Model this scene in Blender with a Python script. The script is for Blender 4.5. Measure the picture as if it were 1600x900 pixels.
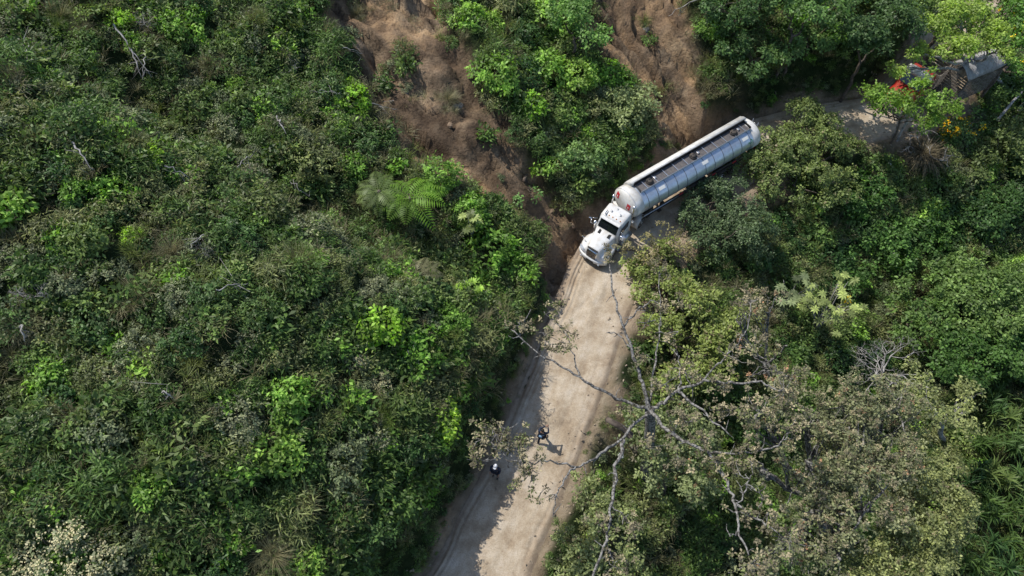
import bpy, math, random
import numpy as np
from mathutils import Vector, Matrix, Euler

# ------------------------------------------------------------------ camera, sky, sun, exposure
scene = bpy.context.scene
for o in list(bpy.data.objects):
    bpy.data.objects.remove(o)
CAM_H, PITCH, FPX = 40.0, math.radians(58), 1081.0
cam_data = bpy.data.cameras.new('camera')
cam_data.sensor_width = 36
cam_data.lens = FPX / 1600 * 36
cam_data.clip_end = 2000
cam = bpy.data.objects.new('camera', cam_data)
cam.location = (0, 0, CAM_H)
cam.rotation_euler = (math.pi / 2 - PITCH, 0, 0)
scene.collection.objects.link(cam)
scene.camera = cam
SUN_EL = math.radians(54)
SUN_DIR = Vector((-0.80, 0.60, 0)).normalized()          # horizontal direction towards the sun
world = bpy.data.worlds.new('World')
scene.world = world
world.use_nodes = True
wn = world.node_tree
bg = wn.nodes['Background']
sky = wn.nodes.new('ShaderNodeTexSky')
sky.sky_type = 'NISHITA'
sky.sun_disc = False
sky.sun_elevation = SUN_EL
sky.sun_rotation = math.atan2(SUN_DIR.x, SUN_DIR.y)
wn.links.new(sky.outputs[0], bg.inputs[0])
bg.inputs[1].default_value = 0.13
sun_data = bpy.data.lights.new('sun', 'SUN')
sun_data.energy = 3.7
sun_data.angle = math.radians(0.53)
sun_data.color = (1.0, 0.955, 0.88)
sun = bpy.data.objects.new('sun', sun_data)
to_sun = Vector((SUN_DIR.x * math.cos(SUN_EL), SUN_DIR.y * math.cos(SUN_EL), math.sin(SUN_EL)))
sun.rotation_euler = to_sun.to_track_quat('Z', 'Y').to_euler()
sun.location = (0, 0, 80)
scene.collection.objects.link(sun)
scene.view_settings.view_transform = 'Standard'
scene.view_settings.look = 'None'
scene.view_settings.gamma = 1
scene.view_settings.exposure = 0.25
try:
    scene.cycles.max_bounces = 5
    scene.cycles.diffuse_bounces = 3
    scene.cycles.transmission_bounces = 3
    scene.cycles.transparent_max_bounces = 4
except Exception:
    pass

C = scene.collection
rng = np.random.default_rng(7)
random.seed(7)

# ------------------------------------------------------------------ sight lines (to read places off the photograph)
SP, CP = math.sin(PITCH), math.cos(PITCH)


def W(px, py, z=0.0):
    """world point at height z seen at photo pixel px,py"""
    x = (px - 800) / FPX
    y = (450 - py) / FPX
    dx, dy, dz = x, y * SP + CP, y * CP - SP
    t = (z - CAM_H) / dz
    return Vector((dx * t, dy * t, z))


def proj(x, y, z):
    zz = z - CAM_H
    d = y * CP - zz * SP
    u = y * SP + zz * CP
    return 800 + FPX * x / d, 450 - FPX * u / d


# ------------------------------------------------------------------ noise
_lat = np.random.default_rng(3).random((256, 256))


def vnoise(x, y, f=1.0, seed=0):
    x = np.asarray(x, float) * f + seed * 17.3 + 1000
    y = np.asarray(y, float) * f + seed * 31.7 + 1000
    xi, yi = np.floor(x).astype(int), np.floor(y).astype(int)
    fx, fy = x - xi, y - yi
    fx, fy = fx * fx * (3 - 2 * fx), fy * fy * (3 - 2 * fy)
    a = _lat[xi % 256, yi % 256]; b = _lat[(xi + 1) % 256, yi % 256]
    c = _lat[xi % 256, (yi + 1) % 256]; d = _lat[(xi + 1) % 256, (yi + 1) % 256]
    return (a * (1 - fx) + b * fx) * (1 - fy) + (c * (1 - fx) + d * fx) * fy - 0.5


def fbm(x, y, f=1.0, o=4, seed=0):
    r, a = 0, 1.0
    for k in range(o):
        r = r + a * vnoise(x, y, f, seed + k); f *= 2.03; a *= 0.5
    return r


def sstep(a, b, x):
    t = np.clip((x - a) / (b - a), 0, 1)
    return t * t * (3 - 2 * t)


# ------------------------------------------------------------------ road centreline
road_px = [(600, 1130), (690, 985), (748, 900), (815, 760), (880, 605), (925, 480), (962, 400), (1035, 325),
           (1120, 265), (1205, 215), (1285, 194), (1345, 186), (1395, 170), (1432, 140), (1455, 100), (1482, 50), (1520, -10), (1570, -80)]
rp = np.array([[W(a, b).x, W(a, b).y] for a, b in road_px])
rp = np.vstack([rp[0] + (rp[0] - rp[1]) * 12, rp, rp[-1] + (rp[-1] - rp[-2]) * 15])


def catmull(P, n=8):
    out = []
    for i in range(len(P) - 1):
        p0, p1, p2, p3 = P[max(i - 1, 0)], P[i], P[i + 1], P[min(i + 2, len(P) - 1)]
        for k in range(n):
            t = k / n
            out.append(0.5 * ((2 * p1) + (-p0 + p2) * t + (2 * p0 - 5 * p1 + 4 * p2 - p3) * t * t + (-p0 + 3 * p1 - 3 * p2 + p3) * t ** 3))
    out.append(P[-1])
    return np.array(out)


RC = catmull(rp, 6)
for _ in range(4):
    RC[1:-1] = (RC[:-2] + 2 * RC[1:-1] + RC[2:]) / 4
SEGL = np.linalg.norm(np.diff(RC, axis=0), axis=1)
RT = np.concatenate([[0], np.cumsum(SEGL)])


def road_coords(x, y):
    """signed distance (left, uphill positive) and distance along the road"""
    x = np.asarray(x, float); y = np.asarray(y, float)
    best = np.full(x.shape, 1e9); s = np.zeros(x.shape); t = np.zeros(x.shape)
    for i in range(len(RC) - 1):
        ax, ay = RC[i]; dx, dy = RC[i + 1] - RC[i]; L = SEGL[i]
        k = np.clip(((x - ax) * dx + (y - ay) * dy) / (L * L), 0, 1)
        qx, qy = x - ax - k * dx, y - ay - k * dy
        d = np.hypot(qx, qy)
        m = d < best
        best = np.where(m, d, best)
        s = np.where(m, np.where(dx * qy - dy * qx > 0, d, -d), s)
        t = np.where(m, RT[i] + k * L, t)
    return s, t


T_TRUCK = float(road_coords(W(1100, 265).x, W(1100, 265).y)[1])
HALF = 2.35


def base_height(x, y):
    s, t = road_coords(x, y)
    bank = 1.7 + 2.8 * sstep(T_TRUCK + 1, T_TRUCK + 8, t) + 3.6 * sstep(T_TRUCK - 18, T_TRUCK - 25, t)
    up = sstep(2.35, 3.6 + 0.45 * bank, s) * bank + 0.62 * np.clip(s - 3.4, 0, 5) + 0.38 * np.clip(s - 8.4, 0, 40) + 0.1 * np.clip(s - 48, 0, 300)
    q = np.clip(-s - 3.3, 0, None)
    down = -(0.62 * np.clip(q, 0, 7) + 0.30 * np.clip(q - 7, 0, 12) - 0.02 * np.clip(q - 25, 0, 200))
    h = np.where(s > 0, up, down)
    rough = sstep(3.0, 7, np.abs(s))
    h = h + rough * (fbm(x, y, 0.09, 4, 1) * 2.4 + fbm(x, y, 0.5, 3, 5) * 0.55)
    far = sstep(60, 140, np.hypot(x, y - 30))
    return h + far * fbm(x, y, 0.012, 3, 9) * 25, s, t


def in_poly(px, py, poly):
    r = np.zeros(px.shape, bool)
    n = len(poly)
    for i in range(n):
        x1, y1 = poly[i]; x2, y2 = poly[(i + 1) % n]
        c = ((y1 > py) != (y2 > py)) & (px < (x2 - x1) * (py - y1) / (y2 - y1 + 1e-9) + x1)
        r ^= c
    return r


def axis(lo, hi, step, far):
    a = list(np.arange(lo, hi + 1e-6, step))
    d, left, v = step, [], lo
    while v > -far:
        d *= 1.22; v -= d; left.append(v)
    d, right, v = step, [], hi
    while v < far:
        d *= 1.22; v += d; right.append(v)
    return np.array(left[::-1] + a + right)


GX0, GX1, GY0, GY1, GS = -46.0, 56.0, -4.0, 74.0, 0.25
gx, gy = axis(GX0, GX1, GS, 260), axis(GY0, GY1, GS, 260)
XX, YY = np.meshgrid(gx, gy, indexing='ij')
HH, SS, TT = base_height(XX, YY)
PX, PY = proj(XX, YY, HH)
jx, jy = fbm(XX, YY, 0.6, 3, 21) * 34, fbm(XX, YY, 0.6, 3, 27) * 34
scar1 = [(480, -150), (700, -150), (693, 0), (708, 50), (750, 107), (773, 168), (822, 226), (860, 283), (908, 315), (935, 345), (910, 400),
         (872, 460), (830, 425), (838, 385), (808, 340), (765, 312), (720, 285), (672, 262), (630, 232), (598, 190), (572, 125), (545, 60), (505, 0)]
scar2 = [(915, -150), (1078, -150), (1075, 0), (1082, 60), (1098, 130), (1142, 175), (1130, 222), (1040, 222), (1015, 170), (980, 125), (945, 85), (925, 40), (918, 0)]
ahead = (YY * CP - (HH - CAM_H) * SP) > 4
sc = (in_poly(PX + jx, PY + jy, scar1) | in_poly(PX + jx, PY + jy, scar2)) & ahead & (SS > 2.6)
M1 = sc.astype(float)


def blur(a, n):
    for _ in range(n):
        b = a.copy()
        b[1:-1, 1:-1] = (a[1:-1, 1:-1] * 4 + a[:-2, 1:-1] + a[2:, 1:-1] + a[1:-1, :-2] + a[1:-1, 2:]) / 8
        a = b
    return a


MB_ = blur(M1, 6)
gully = fbm(TT * 0.9 + fbm(XX, YY, .3, 2, 3) * 1.5, SS * 0.16, 1.0, 4, 40)
clod = fbm(XX, YY, 2.2, 3, 44)
ridge = -np.abs(fbm(TT * 1.5 + fbm(XX, YY, .35, 2, 3) * 1.6, SS * 0.10, 1.0, 4, 48)) * 2.6
HH = HH - MB_ * 1.0 + MB_ * (gully * .9 + ridge + clod * (.10 + 0.3 * sstep(14, 5, SS)))
STREAK = fbm(TT * 2.0 + fbm(XX, YY, .35, 2, 3) * 2, SS * 0.12, 1.0, 4, 52) + fbm(XX, YY, 1.2, 3, 57) * .5
strip = sstep(2.1, 2.5, np.abs(SS)) * sstep(4.1 + jx * .03, 3.0 + jx * .03, np.abs(SS))
stripl = sstep(2.1, 2.5, np.abs(SS)) * sstep(3.3 + jx * .02, 2.7 + jx * .02, np.abs(SS))
near_cab = sstep(T_TRUCK - 17, T_TRUCK - 12, TT) * sstep(T_TRUCK + 8, T_TRUCK + 3, TT)
stripr = sstep(2.1, 2.5, np.abs(SS)) * sstep(5.2 + jx * .04, 4.0 + jx * .04, np.abs(SS)) * sstep(-.35, .1, fbm(XX, YY, .35, 2, 60)) * sstep(T_TRUCK - 26, T_TRUCK - 21, TT)
verge = np.where(SS > 0, np.maximum(stripl, strip * near_cab), np.maximum(stripr, stripl * .8))
BARE = np.clip(np.maximum(blur(M1, 2), verge), 0, 1)
trench = sstep(HALF + .45, HALF - .1, np.abs(SS))
HH = HH * (1 - trench) + trench * (-0.25)


def hgt(x, y, arr=None):
    arr = HH if arr is None else arr
    i = int(np.clip(np.searchsorted(gx, x) - 1, 0, len(gx) - 2)); j = int(np.clip(np.searchsorted(gy, y) - 1, 0, len(gy) - 2))
    fx = (x - gx[i]) / (gx[i + 1] - gx[i]); fy = (y - gy[j]) / (gy[j + 1] - gy[j])
    return float((arr[i, j] * (1 - fx) + arr[i + 1, j] * fx) * (1 - fy) + (arr[i, j + 1] * (1 - fx) + arr[i + 1, j + 1] * fx) * fy)


def hgtv(x, y, arr=None):
    arr = HH if arr is None else arr
    i = np.clip(np.searchsorted(gx, x) - 1, 0, len(gx) - 2); j = np.clip(np.searchsorted(gy, y) - 1, 0, len(gy) - 2)
    fx = (x - gx[i]) / (gx[i + 1] - gx[i]); fy = (y - gy[j]) / (gy[j + 1] - gy[j])
    return (arr[i, j] * (1 - fx) + arr[i + 1, j] * fx) * (1 - fy) + (arr[i, j + 1] * (1 - fx) + arr[i + 1, j + 1] * fx) * fy


def G(px, py):
    """ground point seen at photo pixel px,py"""
    z = 30.0
    while z > -25:
        p = W(px, py, z)
        if hgt(p.x, p.y) >= z:
            return p
        z -= 0.1
    return W(px, py, -8)


# ------------------------------------------------------------------ mesh helpers
def tag(o, label=None, cat=None, group=None, kind=None):
    if label: o['label'] = label
    if cat: o['category'] = cat
    if group: o['group'] = group
    if kind: o['kind'] = kind
    return o


def np_mesh(name, V, F, mats, tint=None, smooth=False, midx=None):
    me = bpy.data.meshes.new(name)
    V = np.ascontiguousarray(V, dtype=np.float32); F = np.ascontiguousarray(F, dtype=np.int32)
    n, k = F.shape
    me.vertices.add(len(V)); me.vertices.foreach_set('co', V.ravel())
    me.loops.add(n * k); me.loops.foreach_set('vertex_index', F.ravel())
    me.polygons.add(n)
    me.polygons.foreach_set('loop_start', np.arange(0, n * k, k, dtype=np.int32))
    if smooth: me.polygons.foreach_set('use_smooth', np.ones(n, dtype=bool))
    for m in (mats if isinstance(mats, (list, tuple)) else [mats]): me.materials.append(m)
    if midx is not None: me.polygons.foreach_set('material_index', midx.astype(np.int32))
    me.update(calc_edges=True)
    if tint is not None:
        a = me.attributes.new('tint', 'FLOAT', 'FACE'); a.data.foreach_set('value', np.ascontiguousarray(tint, dtype=np.float32))
    return me


def link(name, me, parent=None, loc=None):
    o = bpy.data.objects.new(name, me); C.objects.link(o)
    if parent: o.parent = parent
    if loc is not None: o.location = loc
    return o


def unit(v):
    return v / (np.linalg.norm(v, axis=-1, keepdims=True) + 1e-9)


def leaf_quads(P, D, N, L, Wd, fold=0.18, droop=0.12):
    S = unit(np.cross(D, N)); n = len(P)
    L = np.broadcast_to(L, n)[:, None]; Wd = np.broadcast_to(Wd, n)[:, None]
    mid = P + D * L * 0.52
    tip = P + D * L; tip[:, 2] -= droop * L[:, 0]
    V = np.stack([P, mid + S * Wd / 2 + N * Wd * fold, tip, mid - S * Wd / 2 + N * Wd * fold], 1).reshape(-1, 3)
    F = np.arange(4 * n).reshape(n, 4)
    return V, F


def rosettes(r, Cn, Ax, k, L, Wd, spread=0.1, lo=35, hi=105, **kw):
    """k leaves round every centre"""
    m = len(Cn); n = m * k
    c = np.repeat(Cn, k, 0); a = np.repeat(Ax, k, 0)
    h = unit(np.cross(a, unit(r.normal(size=(n, 3)))))
    th = np.radians(r.uniform(lo, hi, n))[:, None]
    D = unit(a * np.cos(th) + h * np.sin(th))
    N = unit(a - D * (a * D).sum(1, keepdims=True) + r.normal(size=(n, 3)) * .28)
    P = c + D * L * 0.15 + r.normal(size=(n, 3)) * spread
    sz = r.uniform(.65, 1.25, n)
    return leaf_quads(P, D, N, L * sz, Wd * sz, **kw)


def cat_geo(parts):
    Vs, Fs, off = [], [], 0
    for V, F in parts:
        Vs.append(V); Fs.append(F + off); off += len(V)
    return np.vstack(Vs), np.vstack(Fs)


def tube(pts, rad, sides=6, jitter=0.0, r=None):
    pts = np.array([tuple(p) for p in pts], float); n = len(pts)
    rad = np.broadcast_to(np.asarray(rad, float), n)
    t = unit(np.gradient(pts, axis=0))
    ref = np.array([0.31, 0.17, 0.93]) if abs(t[0][2]) < .85 else np.array([0.93, 0.31, .1])
    a = unit(np.cross(t, ref)); b = np.cross(t, a)
    ang = np.linspace(0, 2 * np.pi, sides, endpoint=False)
    ring = (np.cos(ang)[None, :, None] * a[:, None] + np.sin(ang)[None, :, None] * b[:, None])
    rr = rad[:, None, None] * np.ones((n, sides, 1))
    if jitter and r is not None: rr = rr * (1 + r.normal(size=rr.shape) * jitter)
    V = (pts[:, None] + ring * rr).reshape(-1, 3)
    F = []
    for i in range(n - 1):
        for j in range(sides):
            F.append((i * sides + j, i * sides + (j + 1) % sides, (i + 1) * sides + (j + 1) % sides, (i + 1) * sides + j))
    for base in (0, (n - 1) * sides):
        for j in range(1, sides - 1, 2):
            F.append((base, base + j, base + j + 1, base + (j + 2) % sides))
    return V, np.array(F)


def wiggle(r, pts, n=6, amp=0.1):
    """denser, slightly crooked version of a polyline"""
    pts = [Vector(p) for p in pts]; out = []
    P = np.array([tuple(p) for p in pts])
    c = catmull(P, n) if len(P) > 2 else np.array([tuple(pts[0].lerp(pts[1], k / n)) for k in range(n + 1)])
    c[1:-1] += r.normal(size=(len(c) - 2, 3)) * amp
    return c


def blades(r, n, length, width, out, base_r=0.12, droop=0.8, segs=4, origin=None, up=1.0):
    az = r.uniform(0, 2 * np.pi, n); L = length * r.uniform(.55, 1.15, n); o = r.uniform(.25, 1, n) * out
    b = np.stack([np.cos(az), np.sin(az), np.zeros(n)], 1)
    org = b * (r.random((n, 1)) * base_r)
    if origin is not None: org = org + origin
    S = np.stack([-np.sin(az), np.cos(az), np.zeros(n)], 1)
    rows = []
    for k in range(segs + 1):
        t = k / segs
        p = org + b * (L * o * t)[:, None]
        p = p + np.array([0, 0, 1.0]) * (L * up * (t * (1.1 - .3 * o) - droop * o * t * t))[:, None]
        w = width * (1 - t) ** .7 * (0.55 + .45 * min(1, t * 3)) if k < segs else width * .06
        rows.append(np.stack([p + S * w / 2, p - S * w / 2], 1))
    V = np.stack(rows, 1).reshape(-1, 3)                       # n,(segs+1),2,3
    idx = np.arange(n)[:, None] * (2 * (segs + 1)) + np.arange(segs)[None] * 2
    F = np.stack([idx, idx + 1, idx + 3, idx + 2], -1).reshape(-1, 4)
    return V, F


# ------------------------------------------------------------------ materials
def hexc(h):
    c = [int(h[i:i + 2], 16) / 255 for i in (0, 2, 4)]
    return tuple((v / 12.92 if v < .04045 else ((v + .055) / 1.055) ** 2.4) for v in c) + (1,)


def new_mat(name):
    m = bpy.data.materials.new(name); m.use_nodes = True
    return m, m.node_tree.nodes, m.node_tree.links, m.node_tree.nodes['Principled BSDF']


def leaf_mat(name, c1, c2, c3=None, rough=0.5, trans=0.3, spec=0.35):
    m, n, l, b = new_mat(name)
    oi = n.new('ShaderNodeObjectInfo'); rp_ = n.new('ShaderNodeValToRGB')
    e = rp_.color_ramp.elements
    up = lambda c: (c[0] * 2.5, c[1] * 2.22, c[2] * 1.85)
    c1, c2, c3 = up(c1), up(c2), (up(c3) if c3 else None)
    e[0].color = c1 + (1,); e[1].color = (c3 or c2) + (1,)
    if c3:
        q = e.new(0.5); q.color = c2 + (1,)
    at = n.new('ShaderNodeAttribute'); at.attribute_name = 'tint'
    mx = n.new('ShaderNodeMix'); mx.data_type = 'RGBA'; mx.blend_type = 'MULTIPLY'; mx.inputs[0].default_value = 1
    ad = n.new('ShaderNodeMath'); ad.operation = 'MULTIPLY_ADD'; ad.inputs[1].default_value = .45; 
    l.new(oi.outputs['Random'], rp_.inputs[0])
    l.new(rp_.outputs[0], mx.inputs[6]); l.new(at.outputs['Fac'], mx.inputs[7])
    yl = n.new('ShaderNodeMix'); yl.data_type = 'RGBA'; yl.blend_type = 'MULTIPLY'; yl.inputs[7].default_value = (1.08, 1.04, .97, 1)
    mr = n.new('ShaderNodeMapRange'); mr.inputs[1].default_value = 1.0; mr.inputs[2].default_value = 1.9
    l.new(at.outputs['Fac'], mr.inputs[0]); l.new(mr.outputs[0], yl.inputs[0]); l.new(mx.outputs[2], yl.inputs[6])
    mx = yl
    l.new(mx.outputs[2], b.inputs['Base Color'])
    b.inputs['Roughness'].default_value = rough
    b.inputs['Specular IOR Level'].default_value = spec
    tr = n.new('ShaderNodeBsdfTranslucent'); ms = n.new('ShaderNodeMixShader'); ms.inputs[0].default_value = trans
    hs = n.new('ShaderNodeHueSaturation'); hs.inputs['Saturation'].default_value = 1.15; hs.inputs['Value'].default_value = 1.5
    l.new(mx.outputs[2], hs.inputs['Color']); l.new(hs.outputs[0], tr.inputs[0])
    l.new(b.outputs[0], ms.inputs[1]); l.new(tr.outputs[0], ms.inputs[2])
    l.new(ms.outputs[0], n['Material Output'].inputs[0])
    n.remove(ad)
    return m


def plain(name, col, rough=0.5, metal=0.0, spec=0.5, dirt=None, dscale=6, damt=0.5, bump=0.0):
    m, n, l, b = new_mat(name)
    b.inputs['Roughness'].default_value = rough; b.inputs['Metallic'].default_value = metal
    b.inputs['Specular IOR Level'].default_value = spec
    if dirt:
        tc = n.new('ShaderNodeTexCoord'); nz = n.new('ShaderNodeTexNoise'); nz.inputs['Scale'].default_value = dscale
        nz.inputs['Detail'].default_value = 6; nz.inputs['Roughness'].default_value = .65
        r_ = n.new('ShaderNodeValToRGB'); r_.color_ramp.elements[0].position = .62 - damt * .4; r_.color_ramp.elements[1].position = .8
        mx = n.new('ShaderNodeMix'); mx.data_type = 'RGBA'
        mx.inputs[6].default_value = col + (1,); mx.inputs[7].default_value = dirt + (1,)
        l.new(tc.outputs['Object'], nz.inputs['Vector']); l.new(nz.outputs['Fac'], r_.inputs[0]); l.new(r_.outputs[0], mx.inputs[0])
        l.new(mx.outputs[2], b.inputs['Base Color'])
        if bump:
            bp = n.new('ShaderNodeBump'); bp.inputs['Strength'].default_value = bump; l.new(nz.outputs['Fac'], bp.inputs['Height']); l.new(bp.outputs[0], b.inputs['Normal'])
    else:
        b.inputs['Base Color'].default_value = col + (1,)
    return m


def bark_mat(name, c1, c2, sc=5):
    m, n, l, b = new_mat(name)
    tc = n.new('ShaderNodeTexCoord'); nz = n.new('ShaderNodeTexNoise'); nz.inputs['Scale'].default_value = sc; nz.inputs['Detail'].default_value = 5
    r_ = n.new('ShaderNodeValToRGB'); r_.color_ramp.elements[0].color = c1 + (1,); r_.color_ramp.elements[1].color = c2 + (1,)
    r_.color_ramp.elements[0].position = .42; r_.color_ramp.elements[1].position = .58
    l.new(tc.outputs['Object'], nz.inputs['Vector']); l.new(nz.outputs['Fac'], r_.inputs[0]); l.new(r_.outputs[0], b.inputs['Base Color'])
    b.inputs['Roughness'].default_value = .85
    return m


# ground
def ground_material():
    m, n, l, b = new_mat('hillside_soil')
    geo = n.new('ShaderNodeNewGeometry')
    at = n.new('ShaderNodeAttribute'); at.attribute_name = 'bare'

    def noise(sc, det=6, ro=.6):
        z = n.new('ShaderNodeTexNoise'); z.inputs['Scale'].default_value = sc; z.inputs['Detail'].default_value = det; z.inputs['Roughness'].default_value = ro
        l.new(geo.outputs['Position'], z.inputs['Vector']); return z

    def ramp(src, stops):
        r_ = n.new('ShaderNodeValToRGB'); e = r_.color_ramp.elements
        e[0].position, e[0].color = stops[0][0], stops[0][1] + (1,); e[1].position, e[1].color = stops[-1][0], stops[-1][1] + (1,)
        for p, c in stops[1:-1]:
            q = e.new(p); q.color = c + (1,)
        l.new(src, r_.inputs[0]); return r_
    big, fine = noise(.35, 7), noise(5, 8, .7)
    soil = ramp(big.outputs['Fac'], [(.3, (.125, .09, .064)), (.45, (.20, .147, .10)), (.56, (.275, .205, .14)), (.68, (.37, .29, .205))])
    fines = ramp(fine.outputs['Fac'], [(.3, (.45, .42, .4)), (.5, (1, 1, 1)), (.75, (1.35, 1.3, 1.2))])
    sk = n.new('ShaderNodeAttribute'); sk.attribute_name = 'streak'
    skr = ramp(sk.outputs['Fac'], [(.1, (.5, .48, .48)), (.42, (.95, .93, .9)), (.6, (1.1, 1.05, 1)), (.85, (1.5, 1.38, 1.2))])
    m0 = n.new('ShaderNodeMix'); m0.data_type = 'RGBA'; m0.blend_type = 'MULTIPLY'; m0.inputs[0].default_value = 1
    l.new(soil.outputs[0], m0.inputs[6]); l.new(skr.outputs[0], m0.inputs[7])
    mul = n.new('ShaderNodeMix'); mul.data_type = 'RGBA'; mul.blend_type = 'MULTIPLY'; mul.inputs[0].default_value = 1
    l.new(m0.outputs[2], mul.inputs[6]); l.new(fines.outputs[0], mul.inputs[7])
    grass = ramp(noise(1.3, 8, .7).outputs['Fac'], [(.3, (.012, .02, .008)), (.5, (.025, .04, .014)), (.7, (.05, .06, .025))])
    sh = n.new('ShaderNodeAttribute'); sh.attribute_name = 'shoulder'
    shc = ramp(noise(1.1, 8, .7).outputs['Fac'], [(.3, (.24, .18, .125)), (.5, (.35, .275, .195)), (.7, (.46, .38, .285))])
    ms_ = n.new('ShaderNodeMix'); ms_.data_type = 'RGBA'; l.new(sh.outputs['Fac'], ms_.inputs[0]); l.new(mul.outputs[2], ms_.inputs[6]); l.new(shc.outputs[0], ms_.inputs[7]); mul = ms_
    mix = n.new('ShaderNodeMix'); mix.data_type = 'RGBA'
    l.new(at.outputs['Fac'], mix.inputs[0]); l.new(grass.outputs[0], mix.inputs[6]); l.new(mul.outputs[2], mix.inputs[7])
    l.new(mix.outputs[2], b.inputs['Base Color'])
    b.inputs['Roughness'].default_value = .95; b.inputs['Specular IOR Level'].default_value = .1
    bp = n.new('ShaderNodeBump'); bp.inputs['Strength'].default_value = .9; bp.inputs['Distance'].default_value = .25
    l.new(fine.outputs['Fac'], bp.inputs['Height']); l.new(bp.outputs[0], b.inputs['Normal'])
    return m


def road_material():
    m, n, l, b = new_mat('dirt_road')
    geo = n.new('ShaderNodeNewGeometry')
    at = n.new('ShaderNodeAttribute'); at.attribute_name = 'across'
    al = n.new('ShaderNodeAttribute'); al.attribute_name = 'along'
    cmb = n.new('ShaderNodeCombineXYZ')
    l.new(at.outputs['Fac'], cmb.inputs[0])
    sc = n.new('ShaderNodeMath'); sc.operation = 'MULTIPLY'; sc.inputs[1].default_value = .07
    l.new(al.outputs['Fac'], sc.inputs[0]); l.new(sc.outputs[0], cmb.inputs[1])

    def noise(s, det=6, ro=.6, vec=None):
        z = n.new('ShaderNodeTexNoise'); z.inputs['Scale'].default_value = s; z.inputs['Detail'].default_value = det; z.inputs['Roughness'].default_value = ro
        l.new(vec or geo.outputs['Position'], z.inputs['Vector']); return z

    def ramp(src, stops):
        r_ = n.new('ShaderNodeValToRGB'); e = r_.color_ramp.elements
        e[0].position, e[0].color = stops[0][0], stops[0][1] + (1,); e[1].position, e[1].color = stops[-1][0], stops[-1][1] + (1,)
        for p, c in stops[1:-1]:
            q = e.new(p); q.color = c + (1,)
        l.new(src, r_.inputs[0]); return r_
    base = ramp(noise(.5, 9, .72).outputs['Fac'], [(.3, (.25, .19, .13)), (.43, (.37, .295, .21)), (.53, (.46, .385, .29)), (.66, (.55, .48, .39))])
    streak = ramp(noise(2.6, 5, .55, cmb.outputs[0]).outputs['Fac'], [(.3, (.90, .87, .84)), (.5, (1, 1, 1)), (.7, (1.04, 1.04, 1.03))])
    grit = ramp(noise(14, 6, .75).outputs['Fac'], [(.32, (.72, .7, .68)), (.5, (1, 1, 1)), (.72, (1.18, 1.17, 1.15))])

    def mult(a, c):
        x = n.new('ShaderNodeMix'); x.data_type = 'RGBA'; x.blend_type = 'MULTIPLY'; x.inputs[0].default_value = 1
        l.new(a, x.inputs[6]); l.new(c, x.inputs[7]); return x.outputs[2]
    c = mult(mult(base.outputs[0], streak.outputs[0]), grit.outputs[0])
    # loose brown earth towards the edges, edge wanders
    ab = n.new('ShaderNodeMath'); ab.operation = 'ABSOLUTE'; l.new(at.outputs['Fac'], ab.inputs[0])
    ad = n.new('ShaderNodeMath'); ad.operation = 'MULTIPLY_ADD'; ad.inputs[1].default_value = 1.6
    l.new(noise(.8, 5, .6).outputs['Fac'], ad.inputs[0]); l.new(ab.outputs[0], ad.inputs[2])
    em = ramp(ad.outputs[0], [(0, (0, 0, 0)), (1, (1, 1, 1))])
    mr = n.new('ShaderNodeMapRange'); mr.inputs[1].default_value = 2.7; mr.inputs[2].default_value = 4.2
    l.new(ad.outputs[0], mr.inputs[0]); n.remove(em)
    mx = n.new('ShaderNodeMix'); mx.data_type = 'RGBA'
    edge = ramp(noise(3, 6, .7).outputs['Fac'], [(.3, (.15, .11, .08)), (.5, (.25, .185, .13)), (.7, (.36, .28, .20))])
    l.new(mr.outputs[0], mx.inputs[0]); l.new(c, mx.inputs[6]); l.new(edge.outputs[0], mx.inputs[7])
    l.new(mx.outputs[2], b.inputs['Base Color'])
    b.inputs['Roughness'].default_value = .93; b.inputs['Specular IOR Level'].default_value = .15
    bp = n.new('ShaderNodeBump'); bp.inputs['Strength'].default_value = .6; bp.inputs['Distance'].default_value = .06
    l.new(noise(9, 8, .75).outputs['Fac'], bp.inputs['Height']); l.new(bp.outputs[0], b.inputs['Normal'])
    return m


# ------------------------------------------------------------------ ground and road
nx, ny = XX.shape
idx = np.arange(nx * ny).reshape(nx, ny)
F = np.stack([idx[:-1, :-1], idx[1:, :-1], idx[1:, 1:], idx[:-1, 1:]], -1).reshape(-1, 4)
me = np_mesh('ground', np.stack([XX, YY, HH], -1).reshape(-1, 3), F, ground_material(), smooth=True)
a = me.attributes.new('bare', 'FLOAT', 'POINT'); a.data.foreach_set('value', BARE.ravel().astype(np.float32))
a = me.attributes.new('shoulder', 'FLOAT', 'POINT'); a.data.foreach_set('value', (sstep(4.6, 2.6, np.abs(SS) + fbm(XX, YY, .6, 3, 91) * 1.2) * np.where(SS > 0, .6, 1)).ravel().astype(np.float32))
a = me.attributes.new('streak', 'FLOAT', 'POINT'); a.data.foreach_set('value', (STREAK + .5).ravel().astype(np.float32))
tag(link('ground', me), kind='structure', label='brown hillside earth with two bare landslide scars above the road')

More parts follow.
